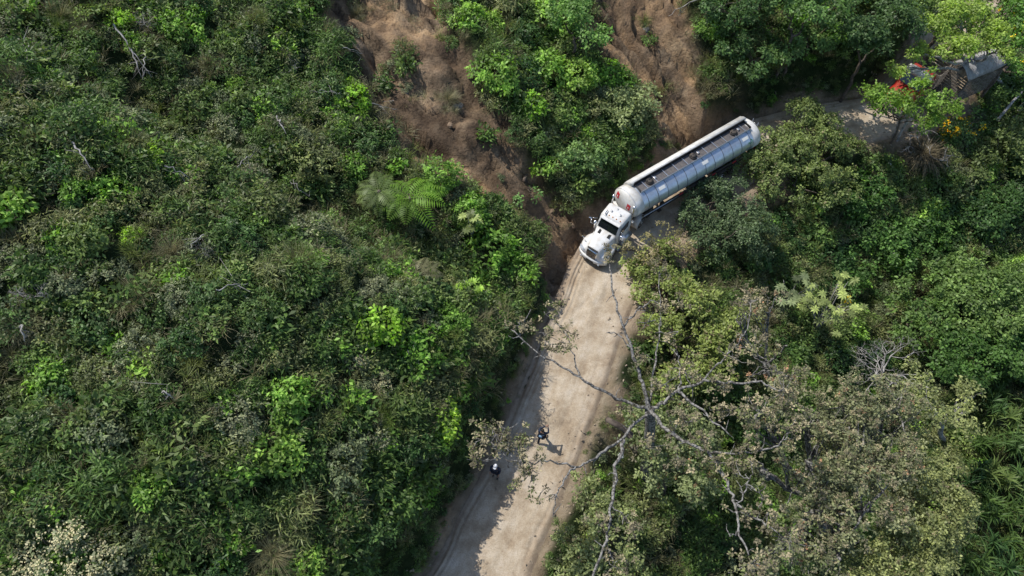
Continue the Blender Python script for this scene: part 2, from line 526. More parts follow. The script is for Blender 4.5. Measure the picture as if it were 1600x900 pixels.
cs = np.arange(-3.15, 3.16, 0.07)
tl = np.arange(RT[0] + 1, RT[-1] - 1, .22)
cxr = np.interp(tl, RT, RC[:, 0]); cyr = np.interp(tl, RT, RC[:, 1])
tx, ty = np.gradient(cxr), np.gradient(cyr); ln = np.hypot(tx, ty); tx /= ln; ty /= ln
S2, T2 = np.meshgrid(cs, tl, indexing='ij')
SW = S2 * .86 * (1 + .12 * fbm(T2, T2 * 0 + np.sign(S2) * 9, .3, 5, 31)); RX = cxr[None] - ty[None] * SW; RY = cyr[None] + tx[None] * SW
wob = vnoise(T2, T2 * 0, .13, 2) * .7 + vnoise(T2, T2 * 0 + 3, .5, 6) * .22
rut = lambda c, w, d: -d * np.exp(-((S2 - c - wob - .3 * vnoise(T2, T2 * 0 + c, .3, 4)) / w) ** 2) * np.clip(.65 + 1.6 * vnoise(T2, T2 * 0 + c * 7, .35, 12), 0, 1.5)
patch = sstep(-.15, .2, vnoise(T2, T2 * 0 + 5, .09, 8))
RZ = (rut(2.0, .10, .13) + rut(2.3, .09, .10) + rut(2.62, .16, .2) + (rut(1.65, .12, .06)) * patch + rut(-2.3, .14, .035) * (1 - patch) + rut(-1.9, .15, .03) * patch
      + rut(-.9, .3, .025) + rut(.9, .3, .025) + .06 * fbm(RX, RY, .8, 4, 70) + .03 * fbm(RX, RY, 3.5, 2, 74) - .05 * sstep(.3, .6, fbm(RX, RY, 1.3, 2, 79)) + .02 * np.exp(-(S2 / .5) ** 2)
      + 0.10 * np.exp(-((S2 - 2.47 - wob) / .1) ** 2) * patch)
RZ = RZ - sstep(2.5, 3.15, np.abs(S2)) * .22
i2 = np.arange(S2.size).reshape(S2.shape)
F = np.stack([i2[:-1, :-1], i2[:-1, 1:], i2[1:, 1:], i2[1:, :-1]], -1).reshape(-1, 4)[:, ::-1]
me = np_mesh('road', np.stack([RX, RY, RZ], -1).reshape(-1, 3), F, road_material(), smooth=True)
a = me.attributes.new('across', 'FLOAT', 'POINT'); a.data.foreach_set('value', S2.ravel().astype(np.float32))
a = me.attributes.new('along', 'FLOAT', 'POINT'); a.data.foreach_set('value', T2.ravel().astype(np.float32))
tag(link('road', me), kind='structure', label='unpaved pale tan dirt road with ruts along its edges')

# ------------------------------------------------------------------ plant materials
M = {}
M['mid'] = leaf_mat('leaf_mid_green', (.030, .062, .018), (.045, .085, .026), (.065, .10, .036))
M['dark'] = leaf_mat('leaf_dark_green', (.016, .042, .014), (.026, .058, .020), (.038, .072, .024))
M['grey'] = leaf_mat('leaf_grey_green', (.050, .072, .042), (.066, .090, .054), (.082, .100, .066), trans=.2)
M['olive'] = leaf_mat('leaf_olive', (.042, .062, .024), (.058, .080, .034), (.075, .092, .046), trans=.25)
M['lime'] = leaf_mat('leaf_lime', (.07, .15, .02), (.095, .18, .026), (.115, .20, .032), trans=.4)
M['bright'] = leaf_mat('leaf_fresh_green', (.055, .12, .022), (.075, .15, .032), (.10, .175, .04), trans=.35)
M['pale'] = leaf_mat('leaf_pale_green', (.08, .115, .045), (.10, .14, .055), trans=.3)
M['straw'] = leaf_mat('grass_straw', (.064, .072, .042), (.085, .092, .056), (.105, .108, .072), trans=.2)
M['grassg'] = leaf_mat('grass_green', (.05, .085, .025), (.075, .11, .035), (.10, .13, .05), trans=.3)
M['dry'] = leaf_mat('dry_brown_leaf', (.06, .056, .04), (.08, .075, .056), (.098, .093, .072), trans=.15, rough=.8, spec=.1)
M['seed'] = leaf_mat('seed_heads', (.082, .082, .063), (.102, .103, .082), trans=.15, rough=.85, spec=.1)
M['rust'] = leaf_mat('rust_heads', (.11, .072, .052), (.13, .09, .066), trans=.1, rough=.85, spec=.1)
M['cream'] = leaf_mat('cream_flowers', (.24, .25, .18), (.29, .30, .22), trans=.2, rough=.8, spec=.1)
M['yellow'] = leaf_mat('yellow_flowers', (.40, .28, .015), (.45, .34, .03), trans=.2, rough=.7, spec=.1)
M['bark'] = bark_mat('bark_brown', (.06, .045, .035), (.14, .11, .085))
M['lichen'] = bark_mat('bark_lichen', (.06, .054, .047), (.27, .26, .24), 8)
M['greywood'] = bark_mat('weathered_wood', (.22, .205, .19), (.42, .40, .38), 3)
M['brownstem'] = bark_mat('green_stem', (.05, .06, .03), (.11, .11, .06))


def tints(r, n, groups=None, k=1, lo=.6, hi=1.9):
    t = r.uniform(.8, 1.2, n)
    if groups: t *= np.repeat(lo + (hi - lo) * r.random(groups) ** 1.4, n // groups)
    return t


# ------------------------------------------------------------------ plant kinds (each a dict part -> mesh)
def shrub_meshes(seed, R, H, k, L, Wd, mat, ncl, stems=9, flower=None, gappy=.0):
    r = np.random.default_rng(seed)
    d = unit(r.normal(size=(ncl, 3)) * np.array([1, 1, .8])); d[:, 2] = np.abs(d[:, 2])
    rad = r.uniform(.45, 1.0, ncl) ** .6 * (1 + .35 * np.sin(np.arctan2(d[:, 1], d[:, 0]) * 3 + seed) * (1 - d[:, 2]))
    Cn = d * np.array([R, R, H]) * rad[:, None]
    Cn[:, 2] += .08
    Ax = unit(d * .6 + np.array([0, 0, .7]) + r.normal(size=(ncl, 3)) * .15)
    V, F = rosettes(r, Cn, Ax, k, L, Wd, spread=L * .45)
    parts = {'foliage': np_mesh('foliage', V, F, mat, tints(r, len(F), ncl))}
    tb = []
    for j in range(stems):
        e = Cn[r.integers(ncl)]
        tb.append(tube(wiggle(r, [(e[0] * .1, e[1] * .1, -.3), (e[0] * .5, e[1] * .5, e[2] * .6), e], 3, .02), np.linspace(.028, .008, 7), 4))
    V, F = cat_geo(tb)
    parts['stems'] = np_mesh('stems', V, F, M['bark'])
    if flower:
        top = Cn[np.argsort(-Cn[:, 2])[:int(ncl * .55)]] + np.array([0, 0, L * .6])
        V, F = rosettes(r, top, np.tile([0, 0, 1.0], (len(top), 1)), 14, L * .5, L * .3, spread=L * .5)
        parts['flowers'] = np_mesh('flowers', V, F, M[flower], tints(r, len(F)))
    return parts


def tussock_meshes(seed, n, length, width, out, mat, heads=False):
    r = np.random.default_rng(seed)
    g = []
    for q in range(7):                                               # several crowns grown together, combed downhill
        m_ = n // 7; L_ = length * r.uniform(.55, 1.0)
        o_ = np.array([r.normal() * .45, r.normal() * .45, r.uniform(-.15, .1)]) * length
        V, F = blades(r, m_, L_, width, out, base_r=L_ * .35, origin=o_)
        g.append((V + np.array([.35, -.12, 0]) * ((V[:, 2:3] - o_[2]) / L_) ** 1.5 * L_ * (1 if q % 2 else .3) if False else V, F))
    V, F = cat_geo(g)
    t = np.repeat(r.uniform(.5, 1.25, len(F) // 4), 4)
    parts = {'blades': np_mesh('blades', V, F, mat, t)}
    if heads:
        V, F = blades(r, n // 6, length * 1.5, width * .7, out * .8, base_r=length * .15, droop=.55)
        parts['seed_stalks'] = np_mesh('seed_stalks', V, F, M['straw'], np.repeat(r.uniform(.9, 1.5, n // 6), 4))
    return parts


def frond(r, az, length, elev, pin, pw, n=17, droop=1.0):
    b = np.array([math.cos(az), math.sin(az), 0]); sd = np.array([-b[1], b[0], 0])
    t = np.linspace(0, 1, n)
    P = b * (length * t)[:, None] + np.array([0, 0, 1.0]) * (length * (elev * t - droop * .75 * t ** 2))[:, None]
    tan = unit(np.gradient(P, axis=0))
    out = [tube(P[::4], np.linspace(.03, .008, len(P[::4])), 4)]
    prof = np.sin(np.pi * np.clip(t * .93 + .07, 0, 1)) ** .7 * (1 - .35 * t)
    for sg in (-1, 1):
        D = unit(sd * sg + tan * .35 + np.array([0, 0, -.12]) + r.normal(size=(n, 3)) * .04)
        N = unit(np.cross(tan, D) * -sg * -1); N[N[:, 2] < 0] *= -1
        out.append(leaf_quads(P[2:], D[2:], N[2:], (pin * prof)[2:], pw, fold=.05, droop=.18))
    return cat_geo(out)


def fern_meshes(seed, nf, length, mat, trunk_h=1.6):
    r = np.random.default_rng(seed)
    g = [frond(r, 2 * math.pi * i / nf + r.uniform(-.15, .15), length * r.uniform(.8, 1.1), r.uniform(.35, .75), length * .36, .10) for i in range(nf)]
    V, F = cat_geo(g); tl_ = np.concatenate([np.full(len(x[1]), r.uniform(.5, 1.2)) for x in g])
    V = V + np.array([0, 0, trunk_h])
    parts = {'fronds': np_mesh('fronds', V, F, mat, tl_)}
    V, F = tube([(0, 0, -.4), (0.03, 0, trunk_h * .5), (0, 0, trunk_h + .05)], [.16, .12, .13], 8)
    parts['trunk'] = np_mesh('trunk', V, F, M['bark'])
    return parts


def palmate_meshes(seed, nb, R, H, leafL, mat, lobes=9, flower=0):
    """umbrella leaves on bare pale stems"""
    r = np.random.default_rng(seed); g, tb, fl = [], [], []
    for i in range(nb):
        az = 2 * math.pi * i / nb + r.uniform(-.4, .4); rr = R * r.uniform(.35, 1)
        e = np.array([math.cos(az) * rr, math.sin(az) * rr, H * r.uniform(.7, 1.05)])
        tb.append(tube(wiggle(r, [(0, 0, -.2), (e[0] * .4, e[1] * .4, e[2] * .6), e], 3, .03), np.linspace(.05, .015, 7), 5))
        for q in range(3):
            c = e + r.normal(size=3) * leafL * np.array([.45, .45, .2])
            D = np.stack([np.cos(np.linspace(0, 2 * np.pi, lobes, endpoint=False)), np.sin(np.linspace(0, 2 * np.pi, lobes, endpoint=False)), np.full(lobes, .12)], 1)
            tilt = r.normal(size=3) * .25; D = unit(D + np.array([0, 0, 1.0]) * (D @ tilt)[:, None])
            N = unit(np.array([0, 0, 1.0]) + r.normal(size=(lobes, 3)) * .1)
            g.append(leaf_quads(np.tile(c, (lobes, 1)), D, N, leafL * .5 * r.uniform(.8, 1.1, lobes), leafL * .17, droop=.2))
        if i < flower:
            fl.append(rosettes(r, e[None] + np.array([[0, 0, .1]]), np.array([[0, 0, 1.0]]), 22, .22, .12, spread=.07))
    V, F = cat_geo(g)
    parts = {'leaves': np_mesh('leaves', V, F, mat, tints(r, len(F), len(g)))}
    V, F = cat_geo(tb); parts['stems'] = np_mesh('stems', V, F, M['greywood'])
    if fl:
        V, F = cat_geo(fl); parts['flowers'] = np_mesh('flowers', V, F, M['yellow'], tints(r, len(F)))
    return parts


def cane_meshes(seed, n, mat):
    r = np.random.default_rng(seed); tb, g = [], []
    for i in range(n):
        b = r.normal(size=2) * .35; h = r.uniform(1.2, 2.6); lean = r.normal(size=2) * .35
        top = np.array([b[0] + lean[0], b[1] + lean[1], h])
        tb.append(tube([(b[0], b[1], -.3), (b[0] + lean[0] * .3, b[1] + lean[1] * .3, h * .55), top], [.025, .02, .01], 5))
        for q in range(3):
            o = top * (1 - q * .2) + np.array([0, 0, 0]); o[2] = h * (1 - .17 * q)
            g.append(blades(r, 7, 1.25, .12, .95, base_r=.03, droop=.85, origin=o))
    V, F = cat_geo(g)
    parts = {'leaves': np_mesh('leaves', V, F, mat, np.repeat(r.uniform(.6, 1.35, len(F) // 4), 4))}
    V, F = cat_geo(tb); parts['stalks'] = np_mesh('stalks', V, F, M['brownstem'])
    return parts


def twig_meshes(seed, R, n, mat, depth=3, up=.55):
    """dead leafless shrub: forking bare twigs"""
    r = np.random.default_rng(seed); tb = []

    def grow(p, d, L, rad, k):
        q = [p]
        for _ in range(3):
            d = unit(d + r.normal(size=3) * .28); q.append(q[-1] + d * L / 3)
        tb.append(tube(q, np.linspace(rad, rad * .55, 4), 4))
        if k:
            for _ in range(r.integers(2, 4)):
                grow(q[-1 if r.random() < .6 else -2], unit(d + r.normal(size=3) * .6), L * .68, rad * .55, k - 1)
    for i in range(n):
        az = r.uniform(0, 2 * np.pi)
        grow(np.array([0, 0, -.1]), unit(np.array([math.cos(az), math.sin(az), up])), R * .45, R * .022, depth)
    V, F = cat_geo(tb)
    return {'twigs': np_mesh('twigs', V, F, mat)}


def place(name, parts, loc, rz=0.0, sc=1.0, label=None, cat=None, group=None, tilt=(0, 0)):
    root = bpy.data.objects.new(name, None); C.objects.link(root)
    root.location = loc; root.rotation_euler = (tilt[0], tilt[1], rz); root.scale = (sc, sc, sc)
    root.empty_display_size = .3
    for k, me in parts.items():
        o = bpy.data.objects.new(k, me); C.objects.link(o); o.parent = root
        if k == 'flowers': o['kind'] = 'stuff'
    return tag(root, label, cat, group)


def proto_coll(name, plist):
    """unlinked collection of one-mesh kinds for the uncountable undergrowth"""
    col = bpy.data.collections.new(name)
    for i, parts in enumerate(plist):
        me = list(parts.values())[0]
        o = bpy.data.objects.new('%s_kind_%02d' % (name, i), me); col.objects.link(o)
    return col


def scatter_stuff(name, label, cat, pts, rot, sc, kind_idx, coll):
    me = bpy.data.meshes.new(name)
    me.vertices.add(len(pts)); me.vertices.foreach_set('co', np.ascontiguousarray(pts, dtype=np.float32).ravel())
    for an, tp, arr in (('rot', 'FLOAT_VECTOR', rot), ('scl', 'FLOAT', sc), ('kid', 'INT', kind_idx)):
        at = me.attributes.new(an, tp, 'POINT')
        if tp == 'FLOAT_VECTOR': at.data.foreach_set('vector', np.ascontiguousarray(arr, dtype=np.float32).ravel())
        else: at.data.foreach_set('value', np.ascontiguousarray(arr, dtype=np.float32 if tp == 'FLOAT' else np.int32))
    o = link(name, me)
    ng = bpy.data.node_groups.new(name, 'GeometryNodeTree')
    ng.interface.new_socket('Geometry', in_out='INPUT', socket_type='NodeSocketGeometry')
    ng.interface.new_socket('Geometry', in_out='OUTPUT', socket_type='NodeSocketGeometry')
    n, l = ng.nodes, ng.links
    gi, go = n.new('NodeGroupInput'), n.new('NodeGroupOutput')
    ci = n.new('GeometryNodeCollectionInfo'); ci.inputs['Collection'].default_value = coll
    ci.inputs['Separate Children'].default_value = True; ci.inputs['Reset Children'].default_value = True
    ip = n.new('GeometryNodeInstanceOnPoints'); ip.inputs['Pick Instance'].default_value = True

    def attr(nm, tp):
        x = n.new('GeometryNodeInputNamedAttribute'); x.data_type = tp; x.inputs['Name'].default_value = nm; return x.outputs['Attribute']
    l.new(gi.outputs[0], ip.inputs['Points']); l.new(ci.outputs[0], ip.inputs['Instance'])
    l.new(attr('kid', 'INT'), ip.inputs['Instance Index'])
    l.new(attr('rot', 'FLOAT_VECTOR'), ip.inputs['Rotation'])
    l.new(attr('scl', 'FLOAT'), ip.inputs['Scale'])
    l.new(ip.outputs[0], go.inputs[0])
    md = o.modifiers.new('scatter', 'NODES'); md.node_group = ng
    return tag(o, label, cat, None, 'stuff')


# ---- uncountable undergrowth
herbs = [shrub_meshes(100 + i, rr, hh, kk, l_, w_, M[m], nc, stems=1) for i, (m, rr, hh, kk, l_, w_, nc) in enumerate([
    ('mid', .55, .42, 9, .17, .075, 42), ('mid', .5, .55, 8, .26, .05, 40), ('dark', .6, .4, 10, .12, .06, 60), ('olive', .5, .5, 9, .22, .04, 44),
    ('grey', .5, .42, 12, .10, .05, 55), ('olive', .6, .4, 9, .15, .06, 46), ('mid', .45, .6, 7, .30, .12, 26), ('bright', .55, .45, 9, .2, .09, 36)])]
tuss = [tussock_meshes(200 + i, 190, .85, .024, .9, M[m]) for i, m in enumerate(['grassg', 'straw', 'straw'])]
under = proto_coll('undergrowth_kinds', herbs + tuss)
CLEAR = []                                                           # places kept open for built things (x, y, radius)


def scatter_pts(n, xr=(-44, 54), yr=(-2, 70), marg=90):
    x = rng.uniform(*xr, n); y = rng.uniform(*yr, n)
    z = hgtv(x, y); s = hgtv(x, y, SS); bare = hgtv(x, y, BARE)
    px, py = proj(x, y, z)
    ok = (px > -marg) & (px < 1600 + marg) & (py > -marg) & (py < 900 + marg) & ((y * CP - (z - CAM_H) * SP) > 3)
    return x[ok], y[ok], z[ok], s[ok], bare[ok], px[ok], py[ok]


x, y, z, s, bare, px, py = scatter_pts(21000)
xb, yb, zb, sb_, bb, pxb, pyb = scatter_pts(30000)                    # steep road banks need more plants per metre of plan
m_ = (sb_ > 2.7) & (sb_ < 6.5)
x, y, z, s, bare, px, py = [np.concatenate([a_, b_[m_]]) for a_, b_ in ((x, xb), (y, yb), (z, zb), (s, sb_), (bare, bb), (px, pxb), (py, pyb))]
keep = (np.abs(s) > 2.45 + .4 * vnoise(x, y, .7, 5)) & (rng.random(len(x)) > bare * np.where(fbm(x, y, .25, 3, 66) > .5, .6, .965))
x, y, z, s, px, py = x[keep], y[keep], z[keep], s[keep], px[keep], py[keep]
nn = len(x)
gr = fbm(x, y, .12, 3, 90)
kid = np.where(rng.random(nn) < np.clip(.3 + gr * .9, .06, .6), rng.integers(8, 11, nn), rng.integers(0, 8, nn))
kid = np.where((kid == 7) & (rng.random(nn) < .5), 1, kid)
rot = np.stack([rng.normal(0, .22, nn), rng.normal(0, .22, nn), rng.uniform(0, 6.28, nn)], 1)
scl = rng.uniform(.6, 1.5, nn) * np.where(np.abs(s) < 4.2, np.where(np.abs(s) < 2.9, .28, .5), 1)
scatter_stuff('undergrowth', 'tangled green herbs and grass covering both slopes around the road', 'undergrowth', np.stack([x, y, z - .05], 1), rot, scl, kid, under)

def pebble(seed):
    r = np.random.default_rng(seed); V = unit(r.normal(size=(9, 3))) * np.array([1, .8, .5])
    import bmesh
    bm = bmesh.new()
    for v in V: bm.verts.new(v * .05)
    bmesh.ops.convex_hull(bm, input=bm.verts); me = bpy.data.meshes.new('pebble'); bm.to_mesh(me); bm.free(); me.materials.append(plain('pebble_stone_%d' % seed, (.34, .28, .21), .95, spec=.1, dirt=(.16, .12, .09), dscale=8)); return {'pebble': me}


x, y, z, s, bare, px, py = scatter_pts(45000)
cl_ = fbm(x, y, .6, 3, 81)
m_ = (np.abs(s) < 3.4) & (rng.random(len(x)) < np.clip((np.abs(s) - .9) * .5 + cl_ * .5, .05, 1))
x, y, s, z = x[m_], y[m_], s[m_], z[m_]; nn = len(x)
zz = np.where(np.abs(s) < 2.35, -.02, z + .01)
scatter_stuff('loose_stones', 'loose pebbles and crumbs of earth strewn along the dirt road', 'pebbles', np.stack([x, y, zz], 1), rng.uniform(0, 6.28, (nn, 3)), rng.uniform(.5, 2.2, nn) ** 1.3, rng.integers(0, 3, nn), proto_coll('pebble_kinds', [pebble(i) for i in range(3)]))

# ---- shrubs one can tell apart on the slopes
KINDS = {
    'leafy green shrub': [shrub_meshes(300 + i, 1.05, .95, 11, .20, .09, M['mid'], 120) for i in range(3)],
    'dark green shrub': [shrub_meshes(310 + i, 1.1, 1.0, 12, .17, .08, M['dark'], 120) for i in range(3)],
    'grey-green shrub': [shrub_meshes(320 + i, .95, .85, 14, .13, .06, M['grey'], 130) for i in range(3)],
    'olive shrub': [shrub_meshes(330 + i, 1.0, .8, 12, .15, .06, M['olive'], 120) for i in range(3)],
    'narrow-leaved green shrub': [shrub_meshes(360 + i, 1.0, 1.1, 10, .34, .055, M['mid'], 105) for i in range(2)] + [shrub_meshes(363, 1.05, .9, 10, .36, .05, M['olive'], 100)],
    'fine-leaved sage shrub': [shrub_meshes(366 + i, .9, .8, 16, .10, .05, M['grey'], 150) for i in range(2)],
    'fresh green shrub': [shrub_meshes(340 + i, 1.0, .95, 11, .22, .10, M['bright'], 100) for i in range(2)],
}
TUSS = {
    'straw-coloured grass tussock': [tussock_meshes(400 + i, 950, 1.2, .02, 1.05, M['straw'], True) for i in range(2)],
    'green grass tussock': [tussock_meshes(410 + i, 900, 1.15, .02, 1.0, M['grassg'], True) for i in range(2)],
}
used = []
TOLABEL = []


def free(x_, y_, r_):
    for (a_, b_, c_) in used:
        if (a_ - x_) ** 2 + (b_ - y_) ** 2 < (c_ + r_) ** 2: return False
    return True


def side_name(s_, x_):
    return 'slope above the road' if s_ > 0 else 'slope below the road'


# named plants on the hillside, by where they stand
LIME = [(552, 160, 1.25, 'lime', 'bright lime-green bush beside the left edge of the large landslide scar'),
        (545, 128, .6, 'lime', 'small bright lime-green bush just above the larger one by the landslide scar'),
        (596, 505, 1.35, 'lime', 'large bright lime-green bush left of the tree-shadowed road bank'),
        (655, 545, 1.5, 'bright', 'widest fresh green bush in the lower middle of the left hillside'),
        (700, 500, 1.0, 'bright', 'fresh green bush nearest the left road bank at mid height'),
        (690, 650, 1.2, 'lime', 'yellow-green bush near the left road bank beside the walkers'),
        (445, 625, 1.3, 'bright', 'bright green bush alone amid darker shrubs of the lower left hillside'),
        (428, 700, 1.4, 'bright', 'broad pale green bush just below another bright bush on the lower hillside'),
        (232, 245, .8, 'lime', 'small yellow-green bush in the upper left part of the hillside'),
        (190, 30, .8, 'lime', 'small lime-green bush at the upper left edge of the photo'),
        (475, 175, .6, 'lime', 'little lime-green bush left of the landslide scar near pale dry brush'),
        (205, 365, .55, 'lime', 'little lime-green bush a third down the left hillside'),
        (855, 25, 1.5, 'bright', 'round fresh green bush between the two landslide scars at the top'),
        (775, 118, 1.6, 'bright', 'spreading fresh green bush along the right edge of the large scar'),
        (905, 120, 1.5, 'bright', 'tall fresh green bush in the middle of the wedge between the scars'),
        (730, 25, 1.3, 'bright', 'leafy green bush right of the top of the large scar'),
        (830, 165, 1.3, 'lime', 'yellow-green bush in the thicket between the two scars'),
        (955, 120, 1.4, 'bright', 'bright leafy bush at the left edge of the small scar'),
        (915, 205, .8, 'lime', 'tiny lime-green sapling over dark gap left of the tanker'),
        (760, 395, 1.7, 'bright', 'dense fresh green bush above the left road bank below the scar'),
        (810, 420, 1.3, 'bright', 'fresh green bush on the bank edge nearest the truck cab'),
        (735, 330, 1.3, 'bright', 'feathery green bush under the foot of the large scar'),
        (690, 275, 1.3, 'bright', 'feathery green bush right of the tree fern'),
        (1110, 45, 1.1, 'bright', 'fresh green bush right of the small scar at the top'),
        (1235, 22, 1.3, 'bright', 'yellow-green bush on the wooded slope above the tanker rear'),
        (1300, 45, 1.5, 'bright', 'rounded bright green bush on the wooded slope above the shaded bank')]
lime_par = {'lime': [shrub_meshes(350 + i, 1.0, .9, 11, .2, .11, M['lime'], 90) for i in range(2)],
            'bright': [shrub_meshes(356 + i, 1.0, .95, 12, .2, .09, M['bright'], 110) for i in range(3)]}
for i, (a_, b_, r_, mk, lab) in enumerate(LIME):
    p = G(a_, b_ + 6); used.append((p.x, p.y, r_ * .6))
    pl = lime_par[mk]
    place('bush', pl[i % len(pl)], (p.x, p.y, p.z), i * 1.3, r_, lab, 'bush')

CREAMS = [(95, 868, 1.5, 'cream-flowered shrub nearest the bottom left corner'), (60, 885, 1.2, 'cream-flowered shrub at the very bottom left edge'),
          (150, 880, 1.2, 'pale cream-flowered shrub right of the corner one at the bottom left'), (555, 565, .8, 'small whitish flowering shrub on the hillside left of the lime bush'),
          (595, 600, .7, 'small cream-flowered shrub just below the large lime-green bush'), (180, 590, .6, 'small pale-flowered shrub in the lower left hillside')]
cream_p = shrub_meshes(370, .95, .8, 9, .16, .08, M['grey'], 90, flower='cream')
for i, (a_, b_, r_, lab) in enumerate(CREAMS):
    p = G(a_, b_); used.append((p.x, p.y, r_ * .6)); place('flowering_shrub', cream_p, p, i * 1.7, r_, lab, 'flowering shrub')

p = G(648, 350); used.append((p.x, p.y, 2.6))
place('tree_fern', fern_meshes(500, 10, 2.3, M['lime'], 2.5), (p.x, p.y, p.z), .3, 1, 'large tree fern with a bright green heart on the left hillside', 'tree fern')
p = G(600, 332); used.append((p.x, p.y, 1.2))
place('tree_fern', fern_meshes(501, 10, 1.8, M['mid'], 2.0), (p.x, p.y, p.z), 1.1, 1, 'smaller olive tree fern touching the large one on its left', 'tree fern')
p = G(655, 440); used.append((p.x, p.y, 1.2))
place('fern', fern_meshes(502, 11, 1.6, M['straw'], .6), (p.x, p.y, p.z), .2, 1, 'yellowing fern with drooping fronds below the tree fern', 'fern')
p = G(738, 372)
place('umbrella_tree', palmate_meshes(510, 3, .5, 2.2, .85, M['pale'], 9), (p.x, p.y, p.z), .2, 1, 'slim pale-stemmed sapling with star-shaped leaves under the scar', 'sapling')
p = G(728, 470)
place('umbrella_tree', palmate_meshes(511, 8, .9, 1.6, .6, M['lime'], 9), (p.x, p.y, p.z), .9, 1, 'low sapling with big pale star leaves above the road bank', 'sapling')

# mass of individual shrubs
x, y, z, s, bare, px, py = scatter_pts(6000, marg=25)
kn = list(KINDS)
count = 0
for i in range(len(x)):
    if count >= 235: break
    r_ = float(rng.uniform(.7, 1.3) * (1.5 if rng.random() < .18 else 1))
    if abs(s[i]) < 4.6 or max(hgt(x[i] + a_ * r_, y[i] + b_ * r_, BARE) for a_, b_ in ((0, 0), (.7, 0), (-.7, 0), (0, .7), (0, -.7))) > .3: continue
    if not free(x[i], y[i], r_ * .62): continue
    if px[i] < 950 and s[i] < 0: continue
    if s[i] < 0 and py[i] > 420: continue
    used.append((x[i], y[i], r_ * .62))
    gnz = float(fbm(x[i], y[i], .1, 2, 77))
    w = np.array([.20, .15, .16 + gnz * .3, .14, .16, .14 + gnz * .3, .08]); w = np.clip(w, .02, 1)
    if px[i] > 700: w = np.array([.28, .24, .05, .10, .17, .04, .14])
    k = kn[rng.choice(7, p=w / w.sum())]
    pr = KINDS[k][rng.integers(len(KINDS[k]))]
    zc = z[i] + .6 * r_
    o = place('shrub', pr, (x[i], y[i], z[i] - .1), float(rng.uniform(0, 6.28)), r_, k, 'shrub', 'shrubs crowding the slopes', (float(rng.normal(0, .15)), float(rng.normal(0, .15))))
    TOLABEL.append((o, k, (x[i], y[i], zc)))
    count += 1
TP = [(100, 35), (135, 60), (330, 110), (210, 235), (370, 290), (530, 88), (510, 60), (60, 230), (300, 180), (470, 420), (35, 520), (610, 410), (440, 210), (275, 400), (430, 870), (590, 660), (700, 160), (225, 470), (345, 215), (20, 130), (560, 30), (400, 40)]
tk = list(TUSS)
for i, (a_, b_) in enumerate(TP):
    p = G(a_, b_); k = tk[0 if (i * 7) % 3 else 1]
    o = place('grass_tussock', TUSS[k][i % 2], (p.x, p.y, p.z + .35), i * 2.1, float(rng.uniform(.6, 1.1)), k, 'grass tussock', 'grass tussocks on the slope', (float(rng.normal(0, .3)), float(rng.normal(0, .3))))
    TOLABEL.append((o, k, (p.x, p.y, p.z + .5)))

# dead pale sticks and brush on the left hillside
r_ = np.random.default_rng(88)
DB = [(190, 60, 60, 85, 1), (215, 95, 20, 50, 1), (240, 110, -3, 40, 0), (62, 95, 3, 28, 0), (130, 245, 35, 45, 1), (270, 280, 40, 22, 0), (350, 470, 50, -8, 0), (440, 200, 15, 30, 1), (330, 385, -20, 25, 0), (540, 95, 30, 10, 0),
      (55, 525, 8, 28, 1), (505, 160, 35, 8, 0), (380, 280, 25, -18, 0), (270, 625, 18, 14, 0), (460, 300, 20, 20, 0), (640, 560, 20, 25, 0), (1090, 15, -50, 30, 1), (565, 180, 60, 10, 0)]
for i, (a_, b_, dx, dy, big) in enumerate(DB):
    p0, p1 = G(a_, b_), G(a_ + dx, b_ + dy)
    p0.z += 1.0; p1.z += 1.15
    g = [tube(wiggle(r_, [p0, p0.lerp(p1, .5) + Vector((0, 0, .15)), p1], 4, .05), np.linspace(.055 if big else .035, .015, 9), 5)]
    for q in range(3):
        m_ = p0.lerp(p1, r_.uniform(.3, .8)); g.append(tube([m_, m_ + Vector(r_.normal(size=3) * .3), m_ + Vector(r_.normal(size=3) * .6)], [.02, .014, .006], 4))
    V, F = cat_geo(g); c = V.mean(0)
    o = link('dead_branch', np_mesh('dead_branch', V - c, F, M['greywood']), loc=c)
    tag(o, 'bare pale branch', 'dead branch', 'dead branches on the slope'); TOLABEL.append((o, 'bare pale branch', tuple(c)))
tw = [twig_meshes(600 + i, 1.2, 9, M['greywood'], 3) for i in range(2)]
for i, (a_, b_, sc_, lab) in enumerate([(455, 115, .8, 'grey leafless bush left of the landslide scar'), (65, 470, .9, 'grey leafless bush at the left edge of the hillside'),
                                        (230, 45, .7, 'pale leafless bush near the upper left corner'), (325, 400, .7, 'pale leafless bush amid the middle left hillside')]):
    p = G(a_, b_); place('dead_bush', tw[i % 2], (p.x, p.y, p.z + .5), i * 1.1, sc_, lab, 'dead bush')


